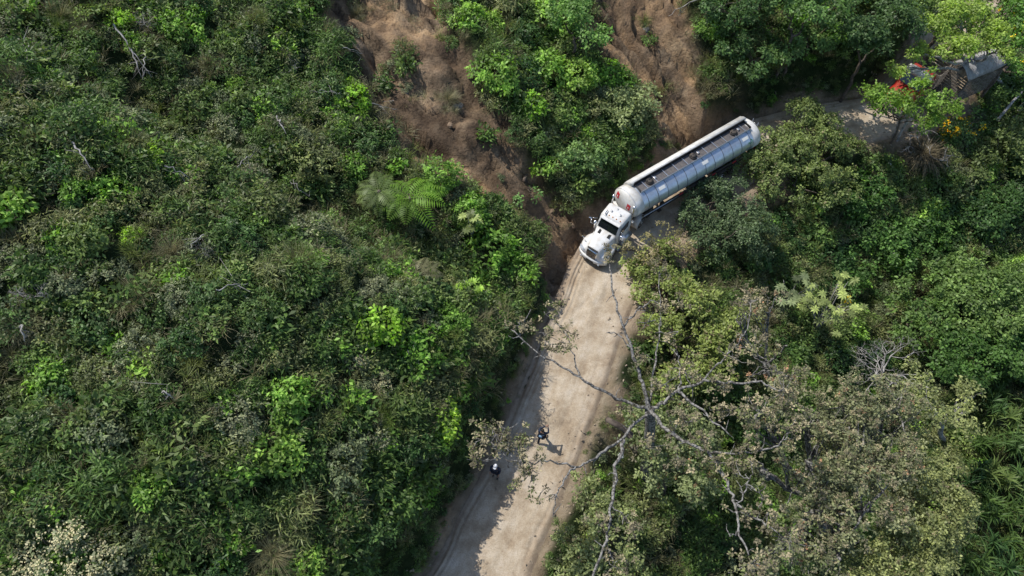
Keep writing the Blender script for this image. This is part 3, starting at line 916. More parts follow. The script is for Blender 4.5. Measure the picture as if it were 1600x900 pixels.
# ------------------------------------------------------------------ trees
def make_tree(name, label, lobes, mat, k=14, L=.2, Wd=.09, dens=7.0, base=None, trunk_r=.2, seed=1, limbs=26, extra=None, bark='bark', gap=-.28, cat='tree', low=-.25, flat=.72):
    """lobes: photo x, y of a lobe's middle, its height and radius in metres"""
    r = np.random.default_rng(seed); dens *= 1.7; L *= 1.25; Wd *= 1.45
    L_ = [(np.array(tuple(W(a_, b_, z_))), rr) for a_, b_, z_, rr in lobes]
    cen = np.mean([c for c, _ in L_], 0)
    if base is None: bx, by = cen[0], cen[1]
    else:
        q = G(*base); bx, by = q.x, q.y
    bz = hgt(bx, by)
    org = np.array([bx, by, bz])
    Cs, As = [], []
    SL = []
    for c, rr in L_:
        SL.append((c - np.array([0, 0, rr * .15]), rr * .6, .7))
        for _ in range(max(4, int(4.2 * rr))):
            v = unit(r.normal(size=3) * np.array([1, 1, .8])); v[2] = abs(v[2]) * (1 if r.random() < .75 else -.4)
            SL.append((c + v * np.array([rr, rr, rr * flat]) * r.uniform(.55, .95), rr * r.uniform(.2, .46), 1.15))
    for c, rr, kd in SL:
        n = int(dens * rr * rr * 4 * kd)
        d = unit(r.normal(size=(n, 3))); d = d[d[:, 2] > low]
        rad = r.uniform(.62, 1.06, len(d)) ** .55 * (1 + .3 * vnoise(d[:, 0] * 2 + c[0], d[:, 1] * 2 + c[1], 1.3, seed))
        p = c + d * rad[:, None] * np.array([rr, rr, rr * max(flat, .6)])
        keep = vnoise(p[:, 0] + p[:, 2] * .5, p[:, 1], .9, seed + 3) > gap
        Cs.append(p[keep]); As.append(unit(d[keep] * .65 + np.array([0, 0, .65]) + r.normal(size=(keep.sum(), 3)) * .18))
    Cs, As = np.vstack(Cs), np.vstack(As)
    gz = hgtv(Cs[:, 0], Cs[:, 1]) + .15
    ok = Cs[:, 2] > gz; Cs, As = Cs[ok], As[ok]
    root = bpy.data.objects.new(name, None); C.objects.link(root); root.location = org; tag(root, label, cat)
    V, F = rosettes(r, Cs - org, As, k, L, Wd, spread=L * .55)
    t = tints(r, len(F), len(Cs), lo=.65, hi=1.6)
    link('crown', np_mesh('crown', V, F, mat, t), root)
    if extra:
        for (pn, mk, frac, kk, l2, w2) in extra:
            sel = (r.random(len(Cs)) < frac) & (As[:, 2] > .3)
            if sel.sum() < 2: continue
            V, F = rosettes(r, Cs[sel] - org + As[sel] * L * .8, As[sel], kk, l2, w2, spread=l2 * .45)
            link(pn, np_mesh(pn, V, F, M[mk], tints(r, len(F), int(sel.sum()))), root)['kind'] = 'stuff'
    g = []
    hub = np.array([bx * .4 + cen[0] * .6, by * .4 + cen[1] * .6, bz + (cen[2] - bz) * .55]); 
    tp = wiggle(r, [org - np.array([0, 0, .5]), org * .5 + hub * .5 + r.normal(size=3) * .15, hub], 4, .05)
    g.append(tube(tp, np.linspace(trunk_r, trunk_r * .7, len(tp)), 8))
    for c, rr in L_:
        m_ = hub * .5 + c * .5 - np.array([0, 0, .2 * rr]); q = wiggle(r, [hub, m_, c], 4, .1)
        g.append(tube(q, np.linspace(trunk_r * .62, trunk_r * .3, len(q)), 6))
        near = np.where(np.linalg.norm(Cs - c, axis=1) < rr * 1.3)[0]
        for _ in range(max(4, limbs // len(L_))):
            if not len(near): break
            e = Cs[r.choice(near)]; st = q[r.integers(len(q) // 2, len(q))]
            w_ = wiggle(r, [st, (st + e) / 2 + r.normal(size=3) * .12, e], 3, .05)
            g.append(tube(w_, np.linspace(trunk_r * .26, .012, len(w_)), 5))
    V, F = cat_geo(g); link('trunk', np_mesh('trunk', V - org, F, M[bark], smooth=True), root)
    return root, org


olive_mix = M['olive']
make_tree('tree', 'broad olive-green tree hiding the rear of the tanker trailer', [(1262, 208, 1.2, 2.7), (1215, 240, 1.0, 2.4), (1300, 245, .6, 2.2), (1240, 290, 0, 2.7), (1170, 262, .8, 1.8), (1285, 192, .8, 1.4), (1300, 290, -.4, 2.2)],
          leaf_mat('leaf_olive_tree', (.062, .095, .035), (.075, .11, .042)), k=13, L=.16, Wd=.075, dens=12, seed=11, extra=[('seed_heads', 'dry', .12, 8, .1, .06)])
make_tree('tree', 'rounded grey-green tree beside the middle of the tanker trailer', [(1130, 325, .8, 2.4), (1165, 365, .3, 2.3), (1095, 318, .9, 1.5), (1120, 385, 0, 1.7), (1072, 345, .6, 1.1)],
          leaf_mat('leaf_greygreen_tree', (.045, .075, .04), (.055, .09, .045)), k=14, L=.15, Wd=.065, dens=13, seed=12)
make_tree('tree', 'yellow-green tree with brown-tipped top just below the truck cab', [(1008, 445, .8, 1.3), (1035, 415, .5, 1.9), (1075, 455, .6, 2.1), (1110, 500, .3, 2.0), (1045, 520, .2, 1.7), (1100, 560, -.2, 1.9), (1055, 590, -.4, 1.6), (1000, 415, .8, 1.1)],
          leaf_mat('leaf_yellowgreen_tree', (.095, .135, .045), (.11, .15, .05)), k=13, L=.19, Wd=.085, dens=10, seed=13, base=(1060, 610), extra=[('seed_heads', 'dry', .22, 10, .13, .07)])
make_tree('tree', 'dry brown-headed bushy treetop beside the truck bumper', [(1010, 392, 1.6, 1.3), (1050, 375, 1.4, 1.3), (975, 385, 1.9, .7), (1075, 392, 1.1, 1.0)],
          leaf_mat('leaf_dry_tree', (.12, .125, .06), (.14, .14, .07)), k=9, L=.13, Wd=.06, dens=9, seed=14, base=(1050, 430), trunk_r=.12, extra=[('seed_heads', 'seed', .6, 12, .12, .07)])
make_tree('tree', 'grey-green leafy tree at the foot of the bare forked limbs', [(1050, 680, 1.8, 1.8), (1005, 655, 1.6, 1.3), (1085, 735, 1.6, 1.8), (1020, 735, 1.4, 1.6), (1120, 690, 1.6, 1.0), (985, 700, 1.5, 1.0)],
          leaf_mat('leaf_sage_tree', (.085, .12, .062), (.10, .13, .07)), k=13, L=.17, Wd=.08, dens=10, seed=15, base=(1040, 780), extra=[('seed_heads', 'rust', .08, 9, .12, .07)])
make_tree('tree', 'grey-green tree overhanging the right road edge at the bottom', [(930, 790, 1.6, 1.5), (905, 850, 1.4, 1.5), (965, 830, 1.4, 1.6), (940, 890, 1.2, 1.7), (880, 895, 1.0, 1.2), (985, 890, 1.2, 1.2), (925, 745, 1.5, .9)],
          leaf_mat('leaf_grey_edge_tree', (.085, .115, .055), (.10, .13, .06)), k=13, L=.16, Wd=.075, dens=11, seed=16, base=(960, 880), extra=[('seed_heads', 'dry', .18, 9, .12, .07)])
make_tree('tree', 'large spreading tree with tan seed heads filling the lower right', [(1260, 640, 3.5, 2.2), (1330, 640, 3.2, 2.4), (1400, 640, 2.8, 2.0), (1260, 720, 3.2, 2.2), (1340, 720, 3.4, 2.6), (1400, 710, 3, 2.2), (1280, 800, 2.6, 1.9), (1350, 800, 2.8, 2.2), (1240, 860, 2.2, 1.5), (1310, 870, 2.2, 1.7), (1180, 890, 1.8, 1.2), (1180, 650, 3.4, 1.2), (1190, 735, 3.2, 1.0)],
          leaf_mat('leaf_tan_tree', (.078, .098, .058), (.09, .11, .066)), k=9, L=.15, Wd=.07, dens=9, seed=17, base=(1290, 840), trunk_r=.32, limbs=170, gap=-.2, bark='lichen', low=-.1, extra=[('seed_heads', 'seed', .42, 13, .12, .075), ('rusty_heads', 'rust', .04, 9, .13, .08)])
make_tree('tree', 'pale yellow-green rounded tree at the lower right, right of the tan tree', [(1450, 780, 1.2, 2.2), (1430, 845, 1.2, 2.0), (1470, 845, .8, 1.8), (1440, 715, 1.2, 1.9), (1390, 870, 1.2, 1.8), (1475, 800, .8, 1.6), (1340, 890, 1, 1.4)],
          leaf_mat('leaf_pale_tree', (.09, .12, .055), (.105, .13, .06)), k=14, L=.15, Wd=.07, dens=12, seed=18, base=(1450, 850), extra=[('seed_heads', 'dry', .1, 9, .1, .06)])
make_tree('tree', 'sparse brown-headed tree between the green trees and the tan one', [(1200, 490, 2.6, 1.7), (1175, 540, 2.8, 1.4), (1230, 540, 2.4, 1.3), (1195, 580, 2.8, 1.2), (1240, 590, 2.4, 1.2), (1150, 500, 2.5, .8)],
          leaf_mat('leaf_brown_tree', (.08, .09, .055), (.09, .10, .06)), k=6, L=.14, Wd=.065, dens=6, seed=19, base=(1200, 600), trunk_r=.15, limbs=80, bark='lichen', gap=-.1, low=-.1, extra=[('seed_heads', 'seed', .45, 13, .13, .08), ('rusty_heads', 'rust', .22, 12, .13, .08)])
make_tree('tree', 'grey-leaved tree with bare twigs right of the tan one', [(1460, 640, 1.2, 1.6), (1500, 650, .6, 1.5), (1430, 600, 1.2, 1.2), (1520, 620, .2, 1.2)],
          leaf_mat('leaf_ash_tree', (.11, .14, .065), (.12, .15, .07)), k=12, L=.17, Wd=.075, dens=9, seed=20, base=(1480, 690), limbs=30, bark='greywood')
GREENS = [
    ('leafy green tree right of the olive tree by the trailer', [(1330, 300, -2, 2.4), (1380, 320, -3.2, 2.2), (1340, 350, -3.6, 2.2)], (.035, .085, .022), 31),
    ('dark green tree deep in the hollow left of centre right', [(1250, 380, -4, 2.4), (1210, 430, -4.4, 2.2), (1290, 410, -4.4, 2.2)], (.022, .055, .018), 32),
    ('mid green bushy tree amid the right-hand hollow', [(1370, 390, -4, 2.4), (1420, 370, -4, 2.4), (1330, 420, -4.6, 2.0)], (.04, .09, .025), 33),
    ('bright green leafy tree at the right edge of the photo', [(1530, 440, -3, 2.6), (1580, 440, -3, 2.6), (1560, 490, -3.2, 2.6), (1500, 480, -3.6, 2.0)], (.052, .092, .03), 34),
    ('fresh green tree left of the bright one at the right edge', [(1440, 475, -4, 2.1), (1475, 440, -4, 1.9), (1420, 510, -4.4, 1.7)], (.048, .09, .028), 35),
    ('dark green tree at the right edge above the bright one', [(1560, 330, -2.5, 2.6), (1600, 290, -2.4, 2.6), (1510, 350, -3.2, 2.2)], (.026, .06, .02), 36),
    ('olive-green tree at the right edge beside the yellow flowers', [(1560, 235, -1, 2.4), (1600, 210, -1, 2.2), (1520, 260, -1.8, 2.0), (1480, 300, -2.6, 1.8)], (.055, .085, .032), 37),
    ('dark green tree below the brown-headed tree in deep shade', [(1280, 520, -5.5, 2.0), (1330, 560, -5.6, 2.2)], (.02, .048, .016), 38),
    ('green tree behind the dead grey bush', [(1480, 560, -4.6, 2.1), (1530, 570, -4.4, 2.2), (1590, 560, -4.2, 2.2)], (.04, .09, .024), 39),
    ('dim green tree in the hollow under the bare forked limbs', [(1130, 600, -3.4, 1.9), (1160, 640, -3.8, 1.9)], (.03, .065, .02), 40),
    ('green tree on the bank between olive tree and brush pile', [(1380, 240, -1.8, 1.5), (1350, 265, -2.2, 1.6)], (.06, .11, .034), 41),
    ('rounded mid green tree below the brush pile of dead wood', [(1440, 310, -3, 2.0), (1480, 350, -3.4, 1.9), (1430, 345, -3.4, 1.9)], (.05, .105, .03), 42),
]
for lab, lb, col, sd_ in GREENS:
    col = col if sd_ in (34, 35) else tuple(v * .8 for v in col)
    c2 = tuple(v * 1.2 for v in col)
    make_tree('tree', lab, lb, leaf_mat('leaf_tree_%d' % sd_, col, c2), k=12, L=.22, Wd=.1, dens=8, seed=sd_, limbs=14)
UPPER = [
    ('dark leafy tree above the shaded bank, left part', [(1150, 60, 6, 2.0), (1180, 95, 5, 1.8)], (.03, .06, .022), 51),
    ('mid green tree above the shaded bank behind the trailer', [(1225, 75, 5, 1.8), (1262, 62, 5.4, 1.6)], (.045, .085, .03), 52),
    ('dark tree above the road bend left of the feathery tree', [(1350, 50, 7, 2.4), (1400, 30, 7.5, 2.2)], (.028, .055, .022), 53),
    ('grey-green bushy tree left of the tanker between the scars', [(990, 168, 4, 1.9), (1010, 150, 4.2, 1.5), (950, 165, 4.2, 1.3)], (.08, .11, .055), 54),
    ('leafy green tree in shadow above the tanker front', [(915, 235, 3.4, 1.5), (880, 265, 3, 1.2)], (.05, .09, .035), 55),
    ('green tree at the top edge between the scars', [(880, 20, 8.5, 2.0), (920, 55, 8, 1.6)], (.05, .10, .03), 56),
    ('dark tree at the top edge right of the small scar', [(1130, 10, 8, 2.2), (1190, 5, 8, 2.0)], (.026, .055, .02), 57),
    ('bushy tree at the top edge near the middle right', [(1290, 5, 9, 2.2), (1230, 0, 9, 1.6)], (.04, .08, .028), 58),
    ('slender bush spilling over the foot of the large scar', [(815, 300, 2.6, 1.2), (830, 255, 3, .8)], (.05, .10, .035), 59),
]
for lab, lb, col, sd_ in UPPER:
    make_tree('tree', lab, lb, leaf_mat('leaf_tree_%d' % sd_, tuple(v * 1.25 for v in col), tuple(v * 1.5 for v in col)), k=12, L=.2, Wd=.09, dens=9, seed=sd_, limbs=14, trunk_r=.14)
make_tree('tree', 'mid green tree at the very top right behind the feathery tree', [(1480, 5, 5, 2.3), (1430, 10, 5.5, 1.8), (1545, -10, 5, 2.4), (1500, 45, 3.4, 1.5)], leaf_mat('leaf_back_tree', (.06, .11, .032), (.07, .12, .036)), k=12, L=.2, Wd=.09, dens=9, seed=65, limbs=14)
make_tree('tree', 'green tree on the right edge of the photo behind the shed', [(1590, 30, 4, 2.0), (1560, 55, 2.5, 1.6)], leaf_mat('leaf_shed_tree', (.06, .115, .03), (.07, .13, .036)), k=12, L=.2, Wd=.09, dens=9, seed=66, limbs=14)
lm = leaf_mat('leaf_feathery', (.11, .175, .045), (.125, .19, .052), trans=.4)
make_tree('tree', 'light yellow-green feathery tree in layers at the upper right corner', [(1490, 62, 6.5, 1.7), (1540, 40, 6.5, 1.8), (1445, 85, 6, 1.1), (1400, 108, 5.5, .9), (1500, 20, 7.5, 1.6), (1560, 75, 6, 1.2), (1460, 35, 7, 1.1)],
          lm, k=10, L=.18, Wd=.085, dens=17, seed=61, base=(1575, 140), limbs=50, bark='greywood', flat=.35, gap=-.5)
make_tree('tree', 'light green twin-trunked tree leaning over the red truck', [(1395, 150, 5.2, 1.3), (1435, 155, 5.4, 1.5), (1358, 148, 5, .9), (1460, 130, 5.6, 1.3), (1445, 185, 4.4, 1.2), (1470, 165, 4.6, 1.2), (1375, 170, 4.6, .6)],
          leaf_mat('leaf_twin_tree', (.075, .14, .03), (.09, .155, .035), trans=.4), k=10, L=.19, Wd=.09, dens=15, seed=62, base=(1392, 222), limbs=40, bark='bark', trunk_r=.09, flat=.6, gap=-.2)
make_tree('tree', 'green tree with yellow flowers at the right edge near the top', [(1590, 60, 5, 1.6), (1600, 110, 4, 1.4), (1600, 20, 5.5, 1.6)],
          leaf_mat('leaf_gold_tree', (.05, .12, .025), (.06, .13, .03)), k=12, L=.2, Wd=.09, dens=9, seed=63, limbs=14, extra=[('flowers', 'yellow', .12, 10, .14, .1)])
make_tree('flowering_bush', 'yellow-flowered bush at the road bend below the red truck', [(1505, 205, .6, 1.3), (1530, 185, .8, 1.1), (1480, 215, 0, .8)],
          leaf_mat('leaf_flower_bush', (.035, .075, .025), (.045, .085, .03)), k=11, L=.2, Wd=.09, dens=10, seed=64, limbs=12, trunk_r=.08, cat='bush', extra=[('flowers', 'yellow', .25, 12, .17, .12)])

rq = np.random.default_rng(8)
for i, ((a0, b0), (a1, b1), lab) in enumerate([((1396, 214), (1411, 178), 'left one of two slim pale trunks leaning over the road bend'), ((1402, 219), (1422, 176), 'right one of two slim pale trunks leaning over the road bend')]):
    p0 = G(a0, b0); p1 = W(a1, b1, p0.z + 3.4); V, F = tube(wiggle(rq, [p0 - Vector((0, 0, .3)), p0.lerp(p1, .5), p1, p1 + (p1 - p0) * .35], 3, .03), np.linspace(.11, .06, 10), 7)
    c = np.array(tuple(p0)); tr_ = link('sapling', None, None, p0); link('trunk', np_mesh('trunk', V - c, F, M['greywood'], smooth=True), tr_); tag(tr_, lab, 'sapling')
    q = np.array(tuple(p1 + (p1 - p0) * .35)) - c; V, F = rosettes(rq, q + rq.normal(size=(26, 3)) * np.array([.5, .5, .25]), np.tile([0, 0, 1.0], (26, 1)), 10, .2, .1, spread=.12)
    link('crown', np_mesh('crown', V, F, M['bright'], tints(rq, len(F), 26)), tr_)

# bare-limbed foreground tree, limbs read off the photo with rising heights
rt = np.random.default_rng(5)
hub = W(1015, 640, 6.0)
base = Vector((hub.x + .9, hub.y - 1.2, 0)); base.z = hgt(base.x, base.y)
root = bpy.data.objects.new('bare_limbed_tree', None); C.objects.link(root); root.location = base
tag(root, 'grey lichen-barked tree whose bare forked limbs reach out over the road', 'tree')
bo = np.array(tuple(base))
LIMBS = [
    ([(1015, 640, 6), (1006, 600, 6.6), (988, 550, 7.3), (972, 505, 7.9), (958, 450, 8.3), (953, 402, 8.6)], .19, .05),
    ([(988, 548, 7.3), (968, 524, 7.4), (948, 520, 7.4)], .07, .035), ([(975, 510, 7.8), (1000, 482, 8.2), (1022, 470, 8.4)], .09, .03),
    ([(1015, 640, 6), (962, 622, 6.6), (922, 600, 7.1), (880, 575, 7.5), (836, 548, 7.9), (798, 515, 8.2)], .15, .045),
    ([(905, 588, 7.3), (893, 545, 7.6), (880, 515, 7.9), (850, 487, 8.1)], .06, .025), ([(815, 530, 8.0), (812, 505, 8.3), (822, 498, 8.5)], .05, .02),
    ([(1015, 640, 6), (1035, 630, 6.6), (1060, 612, 7.1), (1100, 598, 7.6), (1150, 600, 8.1), (1190, 597, 8.3), (1218, 612, 8.5)], .17, .06),
    ([(1060, 612, 7.1), (1098, 642, 7.6), (1140, 680, 8.0)], .12, .05), ([(1060, 612, 7.1), (1062, 575, 7.3), (1058, 550, 7.4)], .08, .05), ([(1062, 568, 7.4), (1082, 606, 7.2)], .06, .04),
    ([(1098, 596, 7.5), (1120, 570, 7.9), (1150, 542, 8.3), (1168, 512, 8.6), (1174, 472, 8.8)], .09, .035), ([(1150, 542, 8.3), (1185, 540, 8.6)], .05, .02),
    ([(1012, 640, 6), (1020, 590, 6.4), (1028, 540, 6.8), (1032, 490, 7.2), (1030, 430, 7.6)], .11, .035), ([(1026, 520, 7), (1060, 518, 7.3)], .05, .03), ([(1024, 500, 7.1), (995, 505, 7.3)], .05, .03),
    ([(1015, 640, 6), (1055, 682, 6.4), (1106, 708, 6.8), (1132, 752, 7.1), (1150, 790, 7.4), (1154, 830, 7.6), (1170, 868, 7.8)], .18, .06),
    ([(1150, 788, 7.4), (1188, 814, 7.6), (1230, 842, 7.8)], .11, .04), ([(1106, 708, 6.8), (1150, 706, 7.2), (1200, 702, 7.6), (1222, 690, 7.9), (1236, 668, 8.1)], .11, .04),
    ([(1150, 790, 7.4), (1165, 760, 7.7), (1175, 742, 7.9), (1178, 720, 8)], .06, .02), ([(1166, 756, 7.7), (1186, 770, 7.8), (1190, 786, 7.8)], .05, .02), ([(1170, 748, 7.8), (1150, 742, 7.9)], .04, .02),
    ([(1154, 832, 7.6), (1140, 838, 7.8)], .04, .02), ([(1010, 645, 6), (985, 672, 6.2), (960, 695, 6.5), (925, 718, 6.9), (900, 729, 7.1), (860, 722, 7.5), (820, 724, 7.8), (790, 718, 8)], .14, .04),
    ([(900, 729, 7.1), (882, 748, 7.3), (870, 775, 7.5), (864, 808, 7.7)], .09, .03), ([(790, 712, 8), (765, 695, 8.2), (745, 682, 8.3)], .04, .02), ([(800, 714, 8), (782, 690, 8.2), (770, 672, 8.4)], .04, .02), ([(790, 712, 8), (765, 720, 8.2), (742, 712, 8.2)], .035, .02),
    ([(838, 716, 7.6), (830, 740, 7.6), (826, 765, 7.5)], .03, .015), ([(795, 712, 8), (790, 680, 8.2), (798, 668, 8.3)], .035, .02),
    ([(975, 688, 6.3), (962, 740, 6.7), (956, 790, 7.2), (948, 845, 7.6), (925, 905, 7.9)], .15, .08), ([(956, 790, 7.2), (980, 812, 7.5)], .05, .02), ([(948, 850, 7.6), (958, 880, 7.8)], .05, .03),
]
g = [tube(wiggle(rt, [base - Vector((0, 0, .6)), base.lerp(hub, .5) + Vector((.2, 0, 0)), hub], 5, .04), np.linspace(.36, .26, 11), 10)]
tips = []
for pts, r0, r1 in LIMBS:
    q = wiggle(rt, [W(*p_) for p_ in pts], 5, .05)
    g.append(tube(q, .62 * np.linspace(r0, r1, len(q)) * rt.uniform(.88, 1.12, len(q)), 7))
    for kk in range(len(q) // 2):                                    # short side twigs
        c = q[rt.integers(2, len(q))]; d = unit(rt.normal(size=3) + np.array([0, 0, .4])); e = c + d * rt.uniform(.25, .7)
        g.append(tube([c, (c + e) / 2 + rt.normal(size=3) * .05, e], [.03, .02, .01], 4))
V, F = cat_geo(g); link('trunk', np_mesh('trunk', V - bo, F, M['lichen'], smooth=True), root)
V, F = tube([W(985, 680, 5.2), W(972, 668, 5.8), W(948, 655, 6.3)], [.2, .17, .15], 8)
link('broken_limb', np_mesh('broken_limb', V - bo, F, M['bark']), root)
TUFT = [(1040, 600, 7, .8, 16), (1080, 590, 7.4, .7, 14), (1120, 600, 7.7, .7, 14), (1000, 560, 7.2, .5, 8), (1035, 480, 7.2, .6, 10), (1150, 560, 8.2, .7, 12), (1120, 640, 7.6, .6, 12), (1150, 720, 7.2, .7, 14), (1160, 800, 7.5, .6, 10), (1200, 800, 7.7, .7, 12), (1010, 700, 6.6, .7, 12), (1060, 660, 6.8, .6, 12), (975, 640, 6.8, .5, 8), (770, 682, 8.2, .9, 24), (800, 695, 8.2, .9, 22), (812, 722, 8, .8, 12), (745, 712, 8.2, .5, 10), (760, 668, 8.3, .35, 5), (820, 750, 7.6, .6, 9), (845, 770, 7.4, .4, 6), (815, 690, 8, .5, 8), (815, 510, 8.3, .5, 10), (848, 520, 8.1, .8, 16), (868, 482, 8.1, .5, 10), (875, 545, 7.8, .5, 8),
        (890, 520, 7.9, .4, 6), (955, 392, 8.7, .6, 10), (1030, 425, 7.7, .6, 10), (1060, 470, 7.4, .6, 8), (1045, 535, 7, .5, 8), (1175, 470, 8.8, .9, 22), (1190, 540, 8.6, .7, 14), (1225, 612, 8.5, .8, 18), (1180, 640, 8.2, .9, 22), (1145, 640, 8, .6, 12),
        (1240, 662, 8.2, .7, 14), (1075, 660, 7.2, .6, 10), (1100, 690, 7, .7, 14), (1060, 715, 7, .6, 10), (1170, 700, 7.6, .6, 10), (1235, 845, 7.9, .7, 12), (1175, 880, 7.9, .8, 16), (1120, 720, 7.2, .6, 10), (935, 820, 7.7, .6, 8), (985, 818, 7.6, .6, 10), (960, 885, 7.9, .6, 10)]
cl, tw_ = [], []
for a_, b_, z_, rr, n in TUFT:
    c = np.array(tuple(W(a_, b_, z_)))
    d = rt.normal(size=(n, 3)) * np.array([rr, rr, rr * .5]) * .55
    cl.append(c + d)
    for e in (c + d)[::2]:
        m_ = (c + e) / 2 + rt.normal(size=3) * .06 - np.array([0, 0, .1]); tw_.append(tube([c, m_, e], [.022, .016, .008], 4))
cl = np.vstack(cl)
V, F = rosettes(rt, cl - bo, unit(np.array([0, 0, 1.0]) + rt.normal(size=(len(cl), 3)) * .35), 16, .15, .085, spread=.06)
link('seed_heads', np_mesh('seed_heads', V, F, M['seed'], tints(rt, len(F), len(cl))), root)
sel = cl[rt.random(len(cl)) < .55]
V, F = rosettes(rt, sel - bo - np.array([0, 0, .05]), unit(np.array([0, 0, 1.0]) + rt.normal(size=(len(sel), 3)) * .35), 9, .2, .075, spread=.08)
link('leaves', np_mesh('leaves', V, F, M['olive'], tints(rt, len(F), len(sel))), root)
V, F = cat_geo(tw_); link('twigs', np_mesh('twigs', V - bo, F, M['lichen']), root)

# ---- cane thicket, palmate plant, brush pile, dead bush on the right slope
canes = [cane_meshes(700 + i, 8, M[m]) for i, m in enumerate(['mid', 'dark', 'mid'])]
cp = [(1465, 565), (1510, 590), (1550, 600), (1590, 585), (1535, 640), (1575, 650), (1520, 690), (1560, 700), (1600, 700), (1530, 745), (1570, 755), (1545, 800), (1590, 805), (1530, 850), (1570, 860), (1605, 880), (1540, 900), (1500, 900), (1600, 760), (1505, 740), (1515, 795), (1600, 640)]
for i, (a_, b_) in enumerate(cp):
    p = G(a_, b_ + 12)
    o = place('cane_clump', canes[i % 3], p, i * 1.9, float(rng.uniform(.85, 1.25)), 'cane', 'cane clump', 'cane clumps at the right edge')
    TOLABEL.append((o, 'long-leaved cane clump', (p.x, p.y, p.z + 1.5)))
p = W(1300, 478, -1); p.z = hgt(p.x, p.y)
place('umbrella_tree', palmate_meshes(720, 16, 2.1, max(2.0, -1 - p.z + 1.2), .78, M['pale'], 8, flower=1), p, .4, 1, 'pale star-leaved sapling with one yellow bloom in the dark hollow', 'sapling')
p = W(1240, 455, -1.5); p.z = hgt(p.x, p.y)
place('umbrella_tree', palmate_meshes(721, 6, 1.3, max(2.0, -1.5 - p.z + 1.0), .9, M['grey'], 9), p, 1.4, 1, 'grey-green star-leaved sapling left of the yellow-bloomed one', 'sapling')
p = W(1415, 552, -1); p.z = hgt(p.x, p.y)
tp_ = twig_meshes(730, 3.2, 10, M['greywood'], 4, up=.9)
place('dead_bush', tp_, (p.x, p.y, max(p.z, -4.2)), .4, 1, 'grey leafless fan-shaped bush in the dark hollow on the right', 'dead bush')
p = G(1437, 246)
V, F = blades(np.random.default_rng(3), 900, 1.5, .05, 1.3, base_r=1.2, droop=.95)
tt = np.repeat(np.random.default_rng(4).uniform(.35, 1.2, 900), 4)
root = place('brush_pile', {'dead_leaves': np_mesh('dead_leaves', V, F, M['dry'], tt), 'branches': twig_meshes(740, 3.0, 5, M['greywood'], 3, up=.3)['twigs']}, (p.x, p.y, p.z + .5), .9, 1, 'brown pile of cut dead branches below the road bend', 'brush pile')
for i, (a_, b_, dx, dy, lab) in enumerate([(1545, 205, 45, -55, 'left one of two grey logs lying below the shed'), (1570, 200, 32, -50, 'right one of two grey logs lying below the shed'), (1530, 140, 28, -14, 'curved pale log against the shed eave')]):
    p0, p1 = G(a_, b_), G(a_ + dx, b_ + dy); p0.z += 1.3; p1.z += 1.6
    V, F = tube(wiggle(rt, [p0, p0.lerp(p1, .5), p1], 3, .05), np.linspace(.13, .08, 7), 7); c = V.mean(0)
    tag(link('log', np_mesh('log', V - c, F, M['greywood'], smooth=True), loc=c), lab, 'log')
# ------------------------------------------------------------------ built things: helpers
class Part:
    def __init__(s): s.V, s.F, s.S = [], [], []

    def add(s, V, F, smooth=False):
        o = len(s.V); s.V += [tuple(v) for v in V]
        for f in F: s.F.append(tuple(int(i) + o for i in f)); s.S.append(smooth)
        return s

    def box(s, x0, x1, y0, y1, z0, z1, top=(0, 0, 0, 0)):
        a, b, c, d = top                                     # shrink the top face at x0,x1,y0,y1
        V = [(x0, y0, z0), (x1, y0, z0), (x1, y1, z0), (x0, y1, z0), (x0 + a, y0 + c, z1), (x1 - b, y0 + c, z1), (x1 - b, y1 - d, z1), (x0 + a, y1 - d, z1)]
        return s.add(V, [(3, 2, 1, 0), (4, 5, 6, 7), (0, 1, 5, 4), (1, 2, 6, 5), (2, 3, 7, 6), (3, 0, 4, 7)])

    def tube(s, pts, r, sides=10):
        V, F = tube(pts, r, sides); return s.add(V, F, True)

    def lathe(s, c, ax, prof, n=24):
        """prof: (distance along the axis, radius)"""
        ax = Vector(ax).normalized(); u = ax.orthogonal().normalized(); v = ax.cross(u); c = Vector(c); V, F = [], []
        for d, r in prof:
            for k in range(n):
                t = 2 * math.pi * k / n; V.append(c + ax * d + (u * math.cos(t) + v * math.sin(t)) * r)
        for i in range(len(prof) - 1):
            for k in range(n): F.append((i * n + k, i * n + (k + 1) % n, (i + 1) * n + (k + 1) % n, (i + 1) * n + k))
        F.append(tuple(range(n))[::-1]); F.append(tuple(range((len(prof) - 1) * n, len(prof) * n)))
        return s.add(V, F, True)

    def loft(s, secs, closed=False, caps=True):
        n = len(secs[0]); V = [p for q in secs for p in q]; F = []
        m = n if closed else n - 1
        for i in range(len(secs) - 1):
            for k in range(m): F.append((i * n + k, i * n + (k + 1) % n, (i + 1) * n + (k + 1) % n, (i + 1) * n + k))
        if caps: F += [tuple(range(n))[::-1], tuple(range((len(secs) - 1) * n, len(secs) * n))]
        return s.add(V, F, True)

    def make(s, name, mat, parent, mx=Matrix(), bevel=0.0, label=None):
        me = bpy.data.meshes.new(name); me.from_pydata([tuple(mx @ Vector(v)) for v in s.V], [], s.F); me.materials.append(mat)
        me.polygons.foreach_set('use_smooth', s.S); me.update()
        import bmesh
        bm = bmesh.new(); bm.from_mesh(me); bmesh.ops.recalc_face_normals(bm, faces=bm.faces); bm.to_mesh(me); bm.free()
        o = link(name, me, parent)
        if bevel:
            b = o.modifiers.new('bevel', 'BEVEL'); b.width = bevel; b.segments = 2; b.limit_method = 'ANGLE'; b.angle_limit = math.radians(40)
        if label: o['label'] = label
        return o


